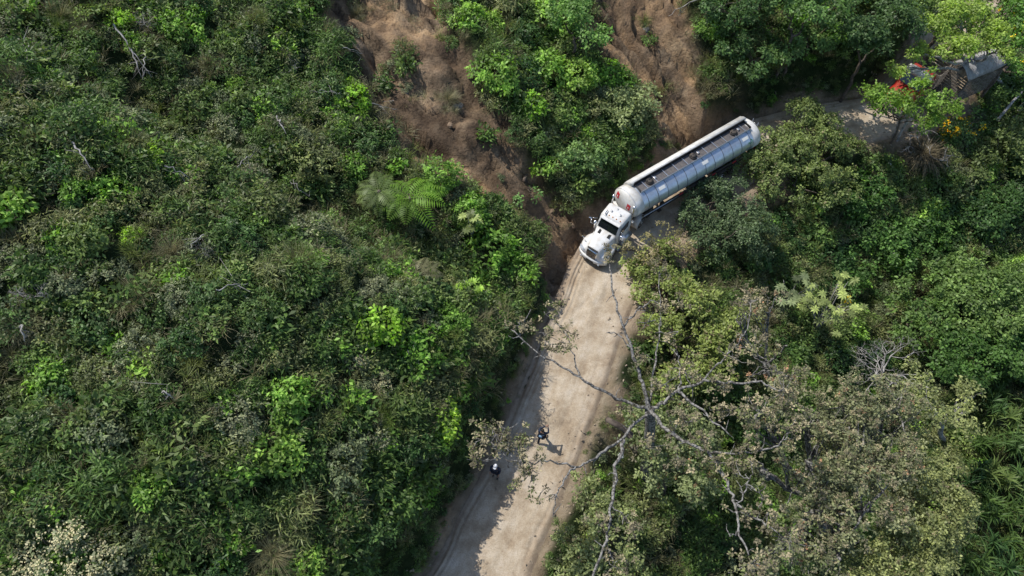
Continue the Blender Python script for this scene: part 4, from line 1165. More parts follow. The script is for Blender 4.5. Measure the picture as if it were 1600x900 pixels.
dust = (.30, .24, .17)
K = dict(white=plain('truck_white_paint', (.72, .73, .73), .3, dirt=(.48, .43, .36), dscale=2.2, damt=.6),
         steel=plain('sky_tinted_tank_steel', (.60, .67, .76), .36, .7, dirt=(.42, .43, .44), dscale=1.8, damt=.5),  # blue in the base colour stands in for sky reflected by the steel
         capw=plain('tank_cap_white', (.72, .72, .70), .45, dirt=(.42, .38, .31), dscale=2.2, damt=.6),  # own white of the end caps; painted sunlight on side strip and fairing
         chrome=plain('chrome', (.75, .76, .78), .14, 1.0), alu=plain('aluminium', (.6, .6, .6), .35, .9),
         dark=plain('chassis_dark', (.028, .027, .026), .7, dirt=(.12, .09, .065), dscale=3, damt=.6), rubber=plain('tyre_rubber', (.02, .02, .02), .85, dirt=(.16, .125, .09), dscale=4, damt=.6),
         seam=plain('band_grey', (.20, .22, .25), .5, .5), well=plain('walkway_grey', (.085, .08, .085), .7, dirt=(.16, .14, .12), dscale=5), glass=plain('dark_glass', (.012, .015, .018), .06, spec=.8), black=plain('black_trim', (.012, .012, .012), .5),
         red=plain('red_reflector', (.5, .02, .03), .4), redp=plain('red_truck_paint', (.42, .025, .02), .3, dirt=(.3, .14, .09), dscale=2), amber=plain('amber_lamp', (.6, .22, .02), .3), lens=plain('lamp_lens', (.55, .6, .68), .12), green=plain('green_decal', (.06, .30, .13), .5),
         cream=plain('white_plate', (.78, .77, .72), .5), canvas=plain('grey_canvas', (.30, .30, .31), .8, dirt=(.18, .17, .16), dscale=3), wood=bark_mat('stake_wood', (.12, .10, .08), (.22, .19, .16), 4), tin=plain('weathered_tin', (.44, .44, .45), .55, .35, dirt=(.20, .17, .15), dscale=2.5, damt=.6))


def wheel(parent, mx, x, y, r=.51, w=.27, out=1):
    p = Part().lathe((x, y - w / 2, r), (0, 1, 0), [(0, r * .6), (0, r * .9), (.03, r * .985), (w * .3, r), (w * .7, r), (w - .03, r * .985), (w, r * .9), (w, r * .6)], 28)
    t = p.make('wheel', K['rubber'], parent, mx)
    yo = y + out * (w / 2 - .05); q = Part()
    q.lathe((x, yo, r), (0, out, 0), [(0, r * .58), (.06, r * .58), (.055, r * .5), (.01, r * .42), (.01, r * .25), (.09, r * .2), (.1, .05)], 22)
    q.make('rim', K['alu'], t, mx)
    return t


def arch(x, y0, y1, r, a0, a1, th=.03, n=10):
    P_ = Part(); secs = []
    for k in range(n + 1):
        a_ = math.radians(a0 + (a1 - a0) * k / n); c, s_ = math.cos(a_), math.sin(a_)
        secs.append([(x + c * r, y0, .51 + s_ * r), (x + c * r, y1, .51 + s_ * r), (x + c * (r + th), y1, .51 + s_ * (r + th)), (x + c * (r + th), y0, .51 + s_ * (r + th))])
    return P_.loft(secs, closed=True)


# ------------------------------------------------------------------ the tanker truck (tractor and articulated tank trailer)
truck = bpy.data.objects.new('tanker_truck', None); C.objects.link(truck)
TO = Vector((5.46, 27.08, .02)); truck.location = TO
tag(truck, 'white tractor with long polished tank trailer rounding the dirt road bend', 'tanker truck')
MT = Matrix.Rotation(math.radians(53), 4, 'Z') @ Matrix.Scale(.96, 4)
u35 = Vector((math.cos(math.radians(35)), math.sin(math.radians(35)), 0))
MR = Matrix.Translation(Vector((7.62, 30.32, .02)) - TO) @ Matrix.Rotation(math.radians(35), 4, 'Z') @ Matrix.Rotation(math.radians(1.5), 4, 'X')
# hood with integral fenders: sections from the grille backwards, X runs to the rear
secs = []
#       x    fender half width, fender z, hood half width, hood z, low z
for x_, fw, fz, hw, hz, lz in [(-.02, .62, .95, .40, 1.42, .62), (.05, .92, 1.06, .50, 1.55, .6), (.2, 1.08, 1.16, .54, 1.63, .6), (.5, 1.17, 1.24, .58, 1.70, .75), (.85, 1.19, 1.27, .64, 1.76, .95), (1.2, 1.17, 1.24, .70, 1.82, .9), (1.5, 1.06, 1.18, .76, 1.88, .8), (1.78, .92, 1.12, .84, 1.95, .7)]:
    half = [(fw, lz), (fw + .01, lz + (fz - lz) * .55), (fw - .05, fz - .06), (fw - .16, fz), (hw + .16, fz + .02), (hw + .04, fz + .12), (hw, hz - .16), (hw - .07, hz - .05), (hw - .2, hz), (.12, hz + .035)]
    secs.append([(x_, y_, z_) for y_, z_ in half] + [(x_, -y_, z_) for y_, z_ in half[::-1]])
hood = Part().loft(secs).make('hood', K['white'], truck, MT)
Part().box(1.3, 1.75, .3, .5, 1.87, 1.93).box(1.3, 1.75, -.5, -.3, 1.87, 1.93).make('hood_vent', K['black'], hood, MT, .01)
gl = Part().loft([[(-.10, .36, .78), (-.10, .43, 1.0), (-.06, .40, 1.40), (-.04, .3, 1.47), (-.04, -.3, 1.47), (-.06, -.40, 1.40), (-.10, -.43, 1.0), (-.10, -.36, .78)], [(.12, .36, .78), (.12, .43, 1.0), (.12, .41, 1.42), (.14, .3, 1.5), (.14, -.3, 1.5), (.12, -.41, 1.42), (.12, -.43, 1.0), (.12, -.36, .78)]], closed=True)
gl = gl.make('grille_surround', K['chrome'], truck, MT)
g_ = Part().add([(-.135, .37, .80), (-.135, -.37, .80), (-.085, -.37, 1.43), (-.085, .37, 1.43)], [(0, 1, 2, 3)]).make('grille', K['black'], truck, MT)
q = Part()
for k in range(9):
    y_ = -.32 + .08 * k; q.add([(-.142, y_ - .006, .82), (-.142, y_ + .006, .82), (-.094, y_ + .006, 1.41), (-.094, y_ - .006, 1.41)], [(0, 1, 2, 3)])
q.make('grille_bars', K['chrome'], g_, MT)
Part().box(-.02, .10, -.42, .42, 1.56, 1.64).make('bug_deflector', K['black'], truck, MT, .02)
s2 = []
for k in range(13):
    a_ = -1 + 2 * k / 12; y_ = a_ * 1.18; xb = -.16 + .40 * abs(a_) ** 3
    s2.append([(xb, y_, .38), (xb - .05, y_, .44), (xb - .05, y_, .66), (xb, y_, .72), (xb + .14, y_, .72), (xb + .14, y_, .38)])
bm_ = Part().loft(s2, closed=True).make('bumper', K['white'], truck, MT)
Part().box(-.225, -.2, -.3, .3, .46, .6).make('number_plate_blank', K['black'], bm_, MT)
for sg in (-1, 1):
    Part().add([(.02, sg * .66, .92), (.14, sg * 1.02, .92), (.30, sg * 1.12, 1.08), (.20, sg * .98, 1.13), (.07, sg * .68, 1.10)], [(0, 1, 2, 3, 4)]).add([(-.015, sg * .66, .9), (.10, sg * 1.05, .9), (.26, sg * 1.14, 1.12), (.18, sg * .96, 1.19), (.03, sg * .66, 1.14)], [(0, 1, 2, 3, 4)]).make('headlight', K['lens'], truck, MT)
    Part().lathe((-.2, sg * .75, .55), (-1, 0, 0), [(0, .07), (.03, .07), (.04, .05)], 14).make('fog_lamp', K['lens'], truck, MT)
# cab
cab = []
for x_, w0, z0, w1, z1 in [(1.78, .90, .95, .82, 1.96), (2.18, .95, .90, .80, 2.74), (2.30, .97, .9, .86, 2.86), (3.35, .98, .9, .88, 2.90), (3.5, .97, .9, .84, 2.80)]:
    half = [(w0, z0), (w0 + .01, z0 + .5), (w0, min(z1, 1.9)), (w1 + (w0 - w1) * .3, z1 - .12 if z1 > 2 else z1), (w1 - .03, z1 - .03), (w1 - .16, z1), (.2, z1 + .03)]
    cab.append([(x_, y_, z_) for y_, z_ in half] + [(x_, -y_, z_) for y_, z_ in half[::-1]])
cabo = Part().loft(cab).make('cab', K['white'], truck, MT)
Part().add([(1.795, .74, 2.03), (1.775, 0, 2.06), (1.795, -.74, 2.03), (2.155, -.70, 2.66), (2.13, 0, 2.69), (2.155, .70, 2.66)], [(0, 1, 4, 5), (1, 2, 3, 4)]).add([(1.76, .76, 2.0), (1.74, 0, 2.03), (1.76, -.76, 2.0), (2.14, -.72, 2.69), (2.11, 0, 2.72), (2.14, .72, 2.69)], [(0, 1, 4, 5), (1, 2, 3, 4)]).make('windshield', K['glass'], truck, MT)
Part().box(1.95, 2.32, -.82, .82, 2.72, 2.77, (.05, 0, .03, .03)).make('sun_visor', K['white'], truck, MT, .02)
for sg in (-1, 1):
    d_ = Part().box(1.95, 3.15, min(sg * .985, sg * 1.0), max(sg * .985, sg * 1.0), 1.0, 1.88).make('door', K['white'], truck, MT, .01)
    Part().box(2.0, 3.05, min(sg * .95, sg * 1.005), max(sg * .95, sg * 1.005), 1.92, 2.5, (.2, 0, 0, 0)).make('window', K['glass'], d_, MT, .01)
    Part().box(2.85, 3.0, min(sg * .99, sg * 1.03), max(sg * .99, sg * 1.03), 1.6, 1.64).make('handle', K['chrome'], d_, MT)
    m_ = Part().tube([(1.95, sg * .95, 2.5), (1.75, sg * 1.4, 2.42)], .016, 6).tube([(1.95, sg * .95, 1.75), (1.75, sg * 1.4, 1.85)], .016, 6).tube([(1.75, sg * 1.4, 1.8), (1.75, sg * 1.4, 2.5)], .016, 6).make('mirror_arm', K['chrome'], truck, MT)
    Part().box(1.68, 1.78, min(sg * 1.30, sg * 1.52), max(sg * 1.30, sg * 1.52), 1.9, 2.42).make('mirror', K['chrome'], m_, MT, .02)
    Part().tube([(.62, sg * .95, 1.25), (.55, sg * 1.15, 1.55)], .012, 5).lathe((.55, sg * 1.15, 1.58), (-1, 0, 0), [(-.05, .03), (0, .10), (.03, .10)], 12).make('hood_mirror', K['chrome'], truck, MT)
    Part().lathe((2.0, sg * 1.12, 1.35), (0, 0, 1), [(0, .08), (.05, .17), (.55, .17), (.62, .12), (.66, .05)], 16).make('air_cleaner', K['chrome'], truck, MT)
    Part().tube([(3.66, sg * .86, .9), (3.66, sg * .86, 3.05), (3.68, sg * .86, 3.2), (3.82, sg * .90, 3.35)], [.085, .085, .075, .07], 12).make('exhaust_stack', K['chrome'], truck, MT)
    Part().lathe((2.25, sg * 1.0, .66), (1, 0, 0), [(0, .2), (.03, .29), (1.25, .29), (1.28, .2)], 18).make('fuel_tank', K['alu'], truck, MT)
    Part().box(1.75, 2.2, min(sg * .8, sg * 1.18), max(sg * .8, sg * 1.18), .42, .5).make('step', K['alu'], truck, MT, .01)
    for ax_ in (4.95, 6.2):
        wheel(truck, MT, ax_, sg * .80, out=-sg); wheel(truck, MT, ax_, sg * 1.09, out=sg)
    arch(4.95, min(sg * .68, sg * 1.24), max(sg * .68, sg * 1.24), .60, 40, 200).make('rear_fender', K['white'], truck, MT, label='pale rear wheel fender jutting out behind the cab')
    wheel(truck, MT, .95, sg * .98, out=sg)
for y_ in (-.62, -.3, 0, .3, .62):
    Part().lathe((2.36, y_, 2.9), (-.35, 0, 1), [(-.03, .05), (.03, .045), (.05, .02)], 10).make('marker_lamp', K['amber'], truck, MT)
for x_, y_ in ((2.75, .35), (2.8, -.35), (3.15, .1)):
    Part().lathe((x_, y_, 2.92), (0, 0, 1), [(-.02, .08), (.04, .08), (.06, .04)], 12).make('roof_vent', K['alu'], truck, MT)
Part().tube([(2.65, .6, 2.98), (2.25, .6, 3.02)], [.03, .06], 10).make('air_horn', K['chrome'], truck, MT)
Part().box(.2, 7.0, .32, .42, .62, .88).box(.2, 7.0, -.42, -.32, .62, .88).box(3.6, 3.7, -.9, .9, .8, .9).box(5.2, 6.1, -.42, .42, .88, 1.0).box(4.85, 5.05, -.9, .9, .45, .6).box(6.1, 6.3, -.9, .9, .45, .6).box(.88, 1.02, -.9, .9, .4, .52).box(1.7, 3.6, -.85, .85, .6, .95).make('chassis', K['dark'], truck, MT, .01)
Part().lathe((5.6, 0, 1.0), (0, 0, 1), [(0, .5), (.08, .5), (.1, .42)], 20).make('fifth_wheel', K['dark'], truck, MT)
for k, (y_, col) in enumerate(((-.15, 'red'), (0, 'black'), (.15, 'alu'))):
    Part().tube([(3.55, y_, 1.5), (3.8, y_ + .15, 1.15), (4.1, y_, 1.2), (4.35, y_, 1.6)], .022, 6).make('air_hose', K[col], truck, MT)

# tank trailer, X to the rear, far (uphill) side is +Y
TL, RA, RB, ZC, TN = 12.45, 1.22, 1.0, 2.42, 40


def ring(x_, k_=1.0, dz=0.0):
    return [(x_, RA * k_ * math.cos(2 * math.pi * i / TN), ZC + dz + RB * k_ * math.sin(2 * math.pi * i / TN)) for i in range(TN)]


def ring_open(x_, a0, a1, k_, n=20):
    return [(x_, RA * k_ * math.cos(math.radians(a0 + (a1 - a0) * i / n)), ZC + RB * k_ * math.sin(math.radians(a0 + (a1 - a0) * i / n))) for i in range(n + 1)]


Part().loft([ring(.30, 1), ring(TL - .35, 1)], closed=True, caps=False).make('tank_shell', K['steel'], truck, MR)
fc = Part().loft([ring(.0, .25), ring(.03, .55), ring(.10, .78), ring(.2, .92), ring(.34, 1.004), ring(.95, 1.006), ring(.95, .9)], closed=True).make('tank_front_cap', K['capw'], truck, MR, label='dusty white front end of the tank with two red placards')
Part().loft([ring(TL, .25), ring(TL - .03, .55), ring(TL - .12, .8), ring(TL - .24, .95), ring(TL - .40, 1.03), ring(TL - 1.0, 1.035), ring(TL - 1.0, .9)], closed=True).make('tank_rear_hood', K['capw'], truck, MR)
Part().add(*(lambda P_: (P_.V, P_.F))(Part().loft([ring_open(.97, 36, 60, 1.012), ring_open(TL - 1.02, 36, 60, 1.012)], caps=False)), True).make('painted_sunlit_strip', K['capw'], truck, MR)  # sunlight on the polished far flank, painted in as a white strip
for i in range(12):
    x_ = 1.35 + i * (TL - 2.7) / 11
    Part().loft([ring(x_, 1.001), ring(x_, 1.014), ring(x_ + .045, 1.014), ring(x_ + .045, 1.001)], closed=True, caps=False).make('tank_band', K['seam'], truck, MR)
zt = ZC + RB
W0, W1 = 1.15, TL - .98
wl = Part().box(W0, W1, -.42, .30, zt - .12, zt + .03).make('walkway', K['well'], truck, MR)
q = Part()
for k in range(26):
    x_ = W0 + .2 + k * (W1 - W0 - .4) / 25; q.box(x_, x_ + .04, -.40, .28, zt + .03, zt + .05)
q.make('walkway_slats', K['well'], wl, MR)
q = Part()
for k in range(11): q.box(W0 + .5 + k * (W1 - W0 - 1) / 10, W0 + .56 + k * (W1 - W0 - 1) / 10, -.42, .30, zt + .05, zt + .09)
q.make('walkway_cross_bars', K['alu'], wl, MR)
Part().box(W0 - .08, W1 + .08, .30, .36, zt - .22, zt + .30).make('walkway_coaming', K['black'], truck, MR, .01)  # black colour paints in the shadow line along the far rail
Part().loft([[(x9, .362, zt + .30), (x9, .62, zt + .24), (x9, .90, zt + .02), (x9, 1.10, zt - .45), (x9, 1.0, zt - .55), (x9, .362, zt - .1)] for x9 in (W0 - .25, W1 + .3)], closed=True).make('side_fairing', K['capw'], truck, MR, label='rounded fairing along the far side of the walkway, painted white for sunlight')  # white colour carries the sun falling on the far side
Part().box(W0 - .08, W1 + .08, -.46, -.425, zt - .22, zt + .12).make('walkway_coaming', K['alu'], truck, MR, .01)
Part().box(W0 - .08, W0 - .03, -.42, .30, zt - .22, zt + .14).box(W1 + .03, W1 + .08, -.42, .30, zt - .2, zt + .2).make('walkway_end_plates', K['black'], truck, MR)
for x_ in (2.15, 6.2, 10.15):
    h_ = Part().lathe((x_, -.06, zt + .03), (0, 0, 1), [(0, .27), (.12, .27), (.13, .22), (.14, .22)], 20).make('hatch', K['dark'], truck, MR)
    Part().lathe((x_, -.06, zt + .16), (0, 0, 1), [(0, .21), (.06, .21), (.10, .1)], 20).make('hatch_lid', K['dark'], h_, MR)
    Part().tube([(x_ - .25, 0, zt + .2), (x_, 0, zt + .28), (x_ + .25, 0, zt + .2)], .025, 6).make('hatch_clamp', K['black'], h_, MR)
    Part().box(x_ + .42, x_ + .60, -.1, .1, zt + .03, zt + .15).make('vent_valve', K['alu'], truck, MR, .02)
    a0, a1 = -205 + 180 + 360 - 205 + 0, 0
    Part().loft([[(x_ + dx, -RA * 1.02 * math.cos(math.radians(t)), ZC + RB * 1.02 * math.sin(math.radians(t))) for t in (44, 50, 56)] for dx in (.30, .85)], caps=False).make('side_plate', K['cream'], truck, MR)
    Part().loft([[(x_ + dx, -RA * 1.009 * math.cos(math.radians(t)), ZC + RB * 1.009 * math.sin(math.radians(t))) for t in (30, 38, 46, 54, 62)] for dx in (.15, 1.0)], caps=False).make('side_panel', K['steel'], truck, MR)
Part().loft([[(TL - 1.55 + dx, -RA * 1.008 * math.cos(math.radians(t)), ZC + RB * 1.008 * math.sin(math.radians(t))) for t in (t0, t1)] for dx, t0, t1 in ((0, 26, 36), (.15, 22, 40), (.3, 22, 40), (.42, 28, 34))], caps=False).make('green_emblem', K['green'], truck, MR)


def capx(y_, z_):
    k_ = math.hypot(y_ / RA, (z_ - ZC) / RB)
    return float(np.interp(k_, [0, .25, .55, .78, .92, 1.0], [0, 0, .03, .10, .2, .34])) - .02


for yc, zc in ((.66, 2.78), (-.52, 2.68)):
    G_ = [[(capx(yc + dy, zc + dz) - (0), yc + dy, zc + dz) for dy in (-.15, -.05, .05, .15)] for dz in (-.24, -.08, .08, .24)]
    pl_ = Part().loft(G_, caps=False).make('placard', K['red'], truck, MR)
    G_ = [[(capx(yc + dy, zc + dz) - .012, yc + dy, zc + dz) for dy in (-.04, .04)] for dz in (-.12, .02)]
    Part().loft(G_, caps=False).make('placard_mark', K['cream'], pl_, MR)
Part().box(.15, .32, -1.12, 1.12, 1.35, 1.47).box(.1, .2, -.2, .2, 1.4, 1.55).make('front_cross_bar', K['cream'], truck, MR, .02)
for y_ in (-.9, -.3, .3, .9):
    Part().lathe((.14, y_, 1.42), (-1, 0, 0), [(0, .06), (.03, .06)], 10).make('marker_lamp', K['amber'], truck, MR)
Part().box(.3, TL - .3, .38, .48, 1.15, 1.45).box(.3, TL - .3, -.48, -.38, 1.15, 1.45).box(3.2, 3.35, -.9, .9, 1.1, 1.3).box(8.4, 12.1, -.5, .5, .85, 1.15).make('trailer_frame', K['dark'], truck, MR, .01)
for sg in (-1, 1):
    Part().box(1.0, TL - .6, min(sg * 1.12, sg * 1.20), max(sg * 1.12, sg * 1.20), 1.62, 1.70).box(1.0, TL - .6, min(sg * 1.12, sg * 1.18), max(sg * 1.12, sg * 1.18), 1.22, 1.28).make('side_rail', K['dark'], truck, MR)
    Part().tube([(1.3, sg * 1.02, 1.2), (5.4, sg * 1.02, 1.2)], .10, 12).make('hose_tube', K['alu'], truck, MR)
    Part().box(3.3, 3.42, min(sg * .6, sg * .72), max(sg * .6, sg * .72), .08, 1.2).box(3.2, 3.52, min(sg * .52, sg * .8), max(sg * .52, sg * .8), .02, .08).make('landing_leg', K['dark'], truck, MR)
    for ax_ in (9.0, 10.25):
        wheel(truck, MR, ax_, sg * .78, out=-sg); wheel(truck, MR, ax_, sg * 1.07, out=sg)
        arch(ax_, min(sg * .62, sg * 1.22), max(sg * .62, sg * 1.22), .60, 15, 165).make('trailer_fender', K['dark'], truck, MR)
    Part().box(TL - .02, TL + .05, min(sg * .7, sg * 1.05), max(sg * .7, sg * 1.05), 1.1, 1.25).make('tail_lamp', K['red'], truck, MR, .01)
    for x_ in (4.4, 7.6, 9.65):
        Part().box(x_, x_ + .35, min(sg * 1.20, sg * 1.225), max(sg * 1.20, sg * 1.225), 1.58, 1.72).make('side_reflector', K['red'], truck, MR)
Part().box(5.9, 7.4, -1.1, -.5, .75, 1.35).make('valve_cabinet', K['dark'], truck, MR, .03)
Part().box(TL - .25, TL + .1, -1.15, 1.15, .75, .9).make('rear_bumper', K['dark'], truck, MR, .02)
q = Part().tube([(TL + .12, -.25, .9), (TL + .14, -.25, 3.3)], .018, 6).tube([(TL + .12, .25, .9), (TL + .14, .25, 3.3)], .018, 6)
for k in range(7): q.tube([(TL + .13, -.25, 1.05 + .33 * k), (TL + .13, .25, 1.05 + .33 * k)], .014, 5)
q.make('ladder', K['alu'], truck, MR)

# ------------------------------------------------------------------ the red truck under the tree
rt2 = bpy.data.objects.new('cargo_truck', None); C.objects.link(rt2); rt2.location = (30.5, 42.0, .02)
tag(rt2, 'red cargo truck with white roof visor half hidden under the light green tree', 'truck')
MC = Matrix.Rotation(math.radians(38), 4, 'Z')
secs = []
for x_, w0, z0, w1, z1 in [(0, .85, .6, .6, 1.35), (.15, 1.0, .55, .72, 1.5), (.9, 1.05, .8, .8, 1.62), (1.4, 1.05, .7, .95, 1.72)]:
    half = [(w0, z0), (w0 + .02, z0 + .35), (w0 - .06, z1 - .35), (w1, z1 - .08), (w1 - .15, z1), (.1, z1 + .03)]
    secs.append([(x_, a_, b_) for a_, b_ in half] + [(x_, -a_, b_) for a_, b_ in half[::-1]])
Part().loft(secs).make('hood', K['redp'], rt2, MC)
secs = []
for x_, w0, z1 in [(1.4, 1.0, 1.72), (1.85, .95, 2.5), (2.0, .98, 2.62), (3.0, 1.0, 2.64), (3.1, .98, 2.55)]:
    half = [(1.08, .7), (1.1, 1.4), (1.06, min(1.8, z1)), (w0, z1 - .1 if z1 > 2 else z1), (w0 - .12, z1), (.2, z1 + .03)]
    secs.append([(x_, a_, b_) for a_, b_ in half] + [(x_, -a_, b_) for a_, b_ in half[::-1]])
Part().loft(secs).make('cab', K['redp'], rt2, MC)
Part().add([(1.40, .9, 1.78), (1.40, -.9, 1.78), (1.80, -.85, 2.45), (1.80, .85, 2.45)], [(0, 1, 2, 3)]).make('windshield', K['glass'], rt2, MC)
Part().loft([[(1.62, y_, 2.62 - .1 * abs(y_)), (1.78, y_, 2.92 - .1 * abs(y_)), (2.35, y_, 2.96 - .1 * abs(y_)), (2.15, y_, 2.66 - .05 * abs(y_))] for y_ in (-1.05, -.5, 0, .5, 1.05)], closed=True).make('roof_visor', K['white'], rt2, MC)
Part().box(-.14, .0, -1.1, 1.1, .45, .72).make('bumper', K['chrome'], rt2, MC, .03)
Part().box(-.03, .02, -.5, .5, .8, 1.3).make('grille', K['black'], rt2, MC, .01)
for sg in (-1, 1):
    Part().lathe((-.02, sg * .75, 1.0), (-1, 0, 0), [(-.1, .12), (.02, .12), (.05, .07)], 14).make('headlight', K['lens'], rt2, MC)
    d_ = Part().box(1.75, 2.9, min(sg * 1.09, sg * 1.12), max(sg * 1.09, sg * 1.12), .8, 1.7).make('door', K['redp'], rt2, MC, .01)
    Part().box(1.85, 2.8, min(sg * 1.0, sg * 1.075), max(sg * 1.0, sg * 1.075), 1.78, 2.35, (.15, 0, 0, 0)).make('window', K['glass'], d_, MC)
    Part().tube([(1.6, sg * 1.05, 2.1), (1.45, sg * 1.4, 2.1)], .015, 5).box(1.4, 1.48, min(sg * 1.3, sg * 1.5), max(sg * 1.3, sg * 1.5), 1.8, 2.3).make('mirror', K['black'], rt2, MC)
    wheel(rt2, MC, .9, sg * .98, r=.48, out=sg)
    wheel(rt2, MC, 5.3, sg * .75, r=.48, out=-sg); wheel(rt2, MC, 5.3, sg * 1.03, r=.48, out=sg)
Part().box(.2, 6.3, .32, .42, .6, .85).box(.2, 6.3, -.42, -.32, .6, .85).box(.85, .95, -.9, .9, .42, .55).box(5.2, 5.4, -.9, .9, .42, .55).make('chassis', K['dark'], rt2, MC)
q = Part().box(3.3, 6.4, -1.15, 1.15, .9, 1.05)
for k in range(6):
    for sg in (-1, 1): q.box(3.3, 6.4, min(sg * 1.12, sg * 1.16), max(sg * 1.12, sg * 1.16), 1.15 + k * .24, 1.32 + k * .24)
    q.box(3.26, 3.31, -1.15, 1.15, 1.15 + k * .24, 1.32 + k * .24); q.box(6.4, 6.45, -1.15, 1.15, 1.15 + k * .24, 1.32 + k * .24)
q.make('stake_body', K['wood'], rt2, MC)

# ------------------------------------------------------------------ shed right of the red truck
A_, B_, C_, D_ = W(1486, 98, 3.0), W(1514, 126, 2.7), W(1578, 98, 2.7), W(1548, 74, 3.0)
sh = bpy.data.objects.new('shed', None); C.objects.link(sh); so = (A_ + B_ + C_ + D_) / 4; so.z = 0; sh.location = so
tag(sh, 'small open shed with sagging grey roof beyond the red truck', 'shed')
n_ = 22; Q = Part(); secs = []
for i in range(n_ * 3 + 1):
    t = i / (n_ * 3); row = []
    for j in range(9):
        w_ = j / 8; p_ = (A_.lerp(D_, t)).lerp(B_.lerp(C_, t), w_) - so
        p_.z += .035 * math.cos(t * n_ * 2 * math.pi) + .45 * math.sin(math.pi * w_) - .12 * math.sin(math.pi * t) + .05 * math.sin(9 * t + 5 * w_)
        row.append(tuple(p_))
    secs.append(row)
ro = Q.loft(secs, caps=False).make('roof', K['tin'], sh)
sm = ro.modifiers.new('thick', 'SOLIDIFY'); sm.thickness = .03
gz = min(hgt(A_.x, A_.y), hgt(B_.x, B_.y), hgt(C_.x, C_.y), hgt(D_.x, D_.y)) - .3
for p_ in (A_, B_, C_, D_):
    p_ = p_.lerp(so + Vector((0, 0, p_.z)), .08); V, F = tube([Vector((p_.x, p_.y, gz)) - so, Vector((p_.x, p_.y, p_.z)) - so], .08, 8)
    link('post', np_mesh('post', V, F, K['wood']), sh)
for (P0, P1) in ((A_, B_), (B_, C_)):
    q = Part(); d_ = (P1 - P0); d_.z = 0; nrm = Vector((-d_.y, d_.x, 0)).normalized() * .02
    for k in range(11):
        z0 = .25 + k * .22
        a_, b_ = P0.lerp(so + Vector((0, 0, P0.z)), .05) - so, P1.lerp(so + Vector((0, 0, P1.z)), .05) - so
        a_.z = z0; b_.z = z0
        q.add([a_ - nrm, b_ - nrm, b_ + nrm, a_ + nrm] + [v + Vector((0, 0, .12)) for v in (a_ - nrm, b_ - nrm, b_ + nrm, a_ + nrm)], [(3, 2, 1, 0), (4, 5, 6, 7), (0, 1, 5, 4), (1, 2, 6, 5), (2, 3, 7, 6), (3, 0, 4, 7)])
    q.make('slatted_wall', K['wood'], sh)

# ------------------------------------------------------------------ the two walkers
skin_m = plain('skin', (.30, .17, .11), .55); hair_m = plain('black_hair', (.012, .01, .009), .6)
navy = plain('navy_cloth', (.018, .028, .055), .85); navy2 = plain('dark_trousers', (.012, .014, .022), .9); band = plain('light_blue_cloth', (.22, .36, .52), .8); hatw = plain('white_cap_cloth', (.8, .8, .82), .8); shoe = plain('shoes', (.02, .018, .016), .6)


def skin_mesh(name, verts, edges, mat, parent, root=0):
    me = bpy.data.meshes.new(name); me.from_pydata([v[:3] for v in verts], edges, []); me.materials.append(mat)
    o = link(name, me, parent); md = o.modifiers.new('skin', 'SKIN'); md.use_smooth_shade = True
    for i, v in enumerate(verts):
        sv = me.skin_vertices[0].data[i]; rr = v[3]; sv.radius = rr if isinstance(rr, tuple) else (rr, rr); sv.use_root = (i == root)
    sb = o.modifiers.new('subsurf', 'SUBSURF'); sb.levels = 1; sb.render_levels = 2
    return o


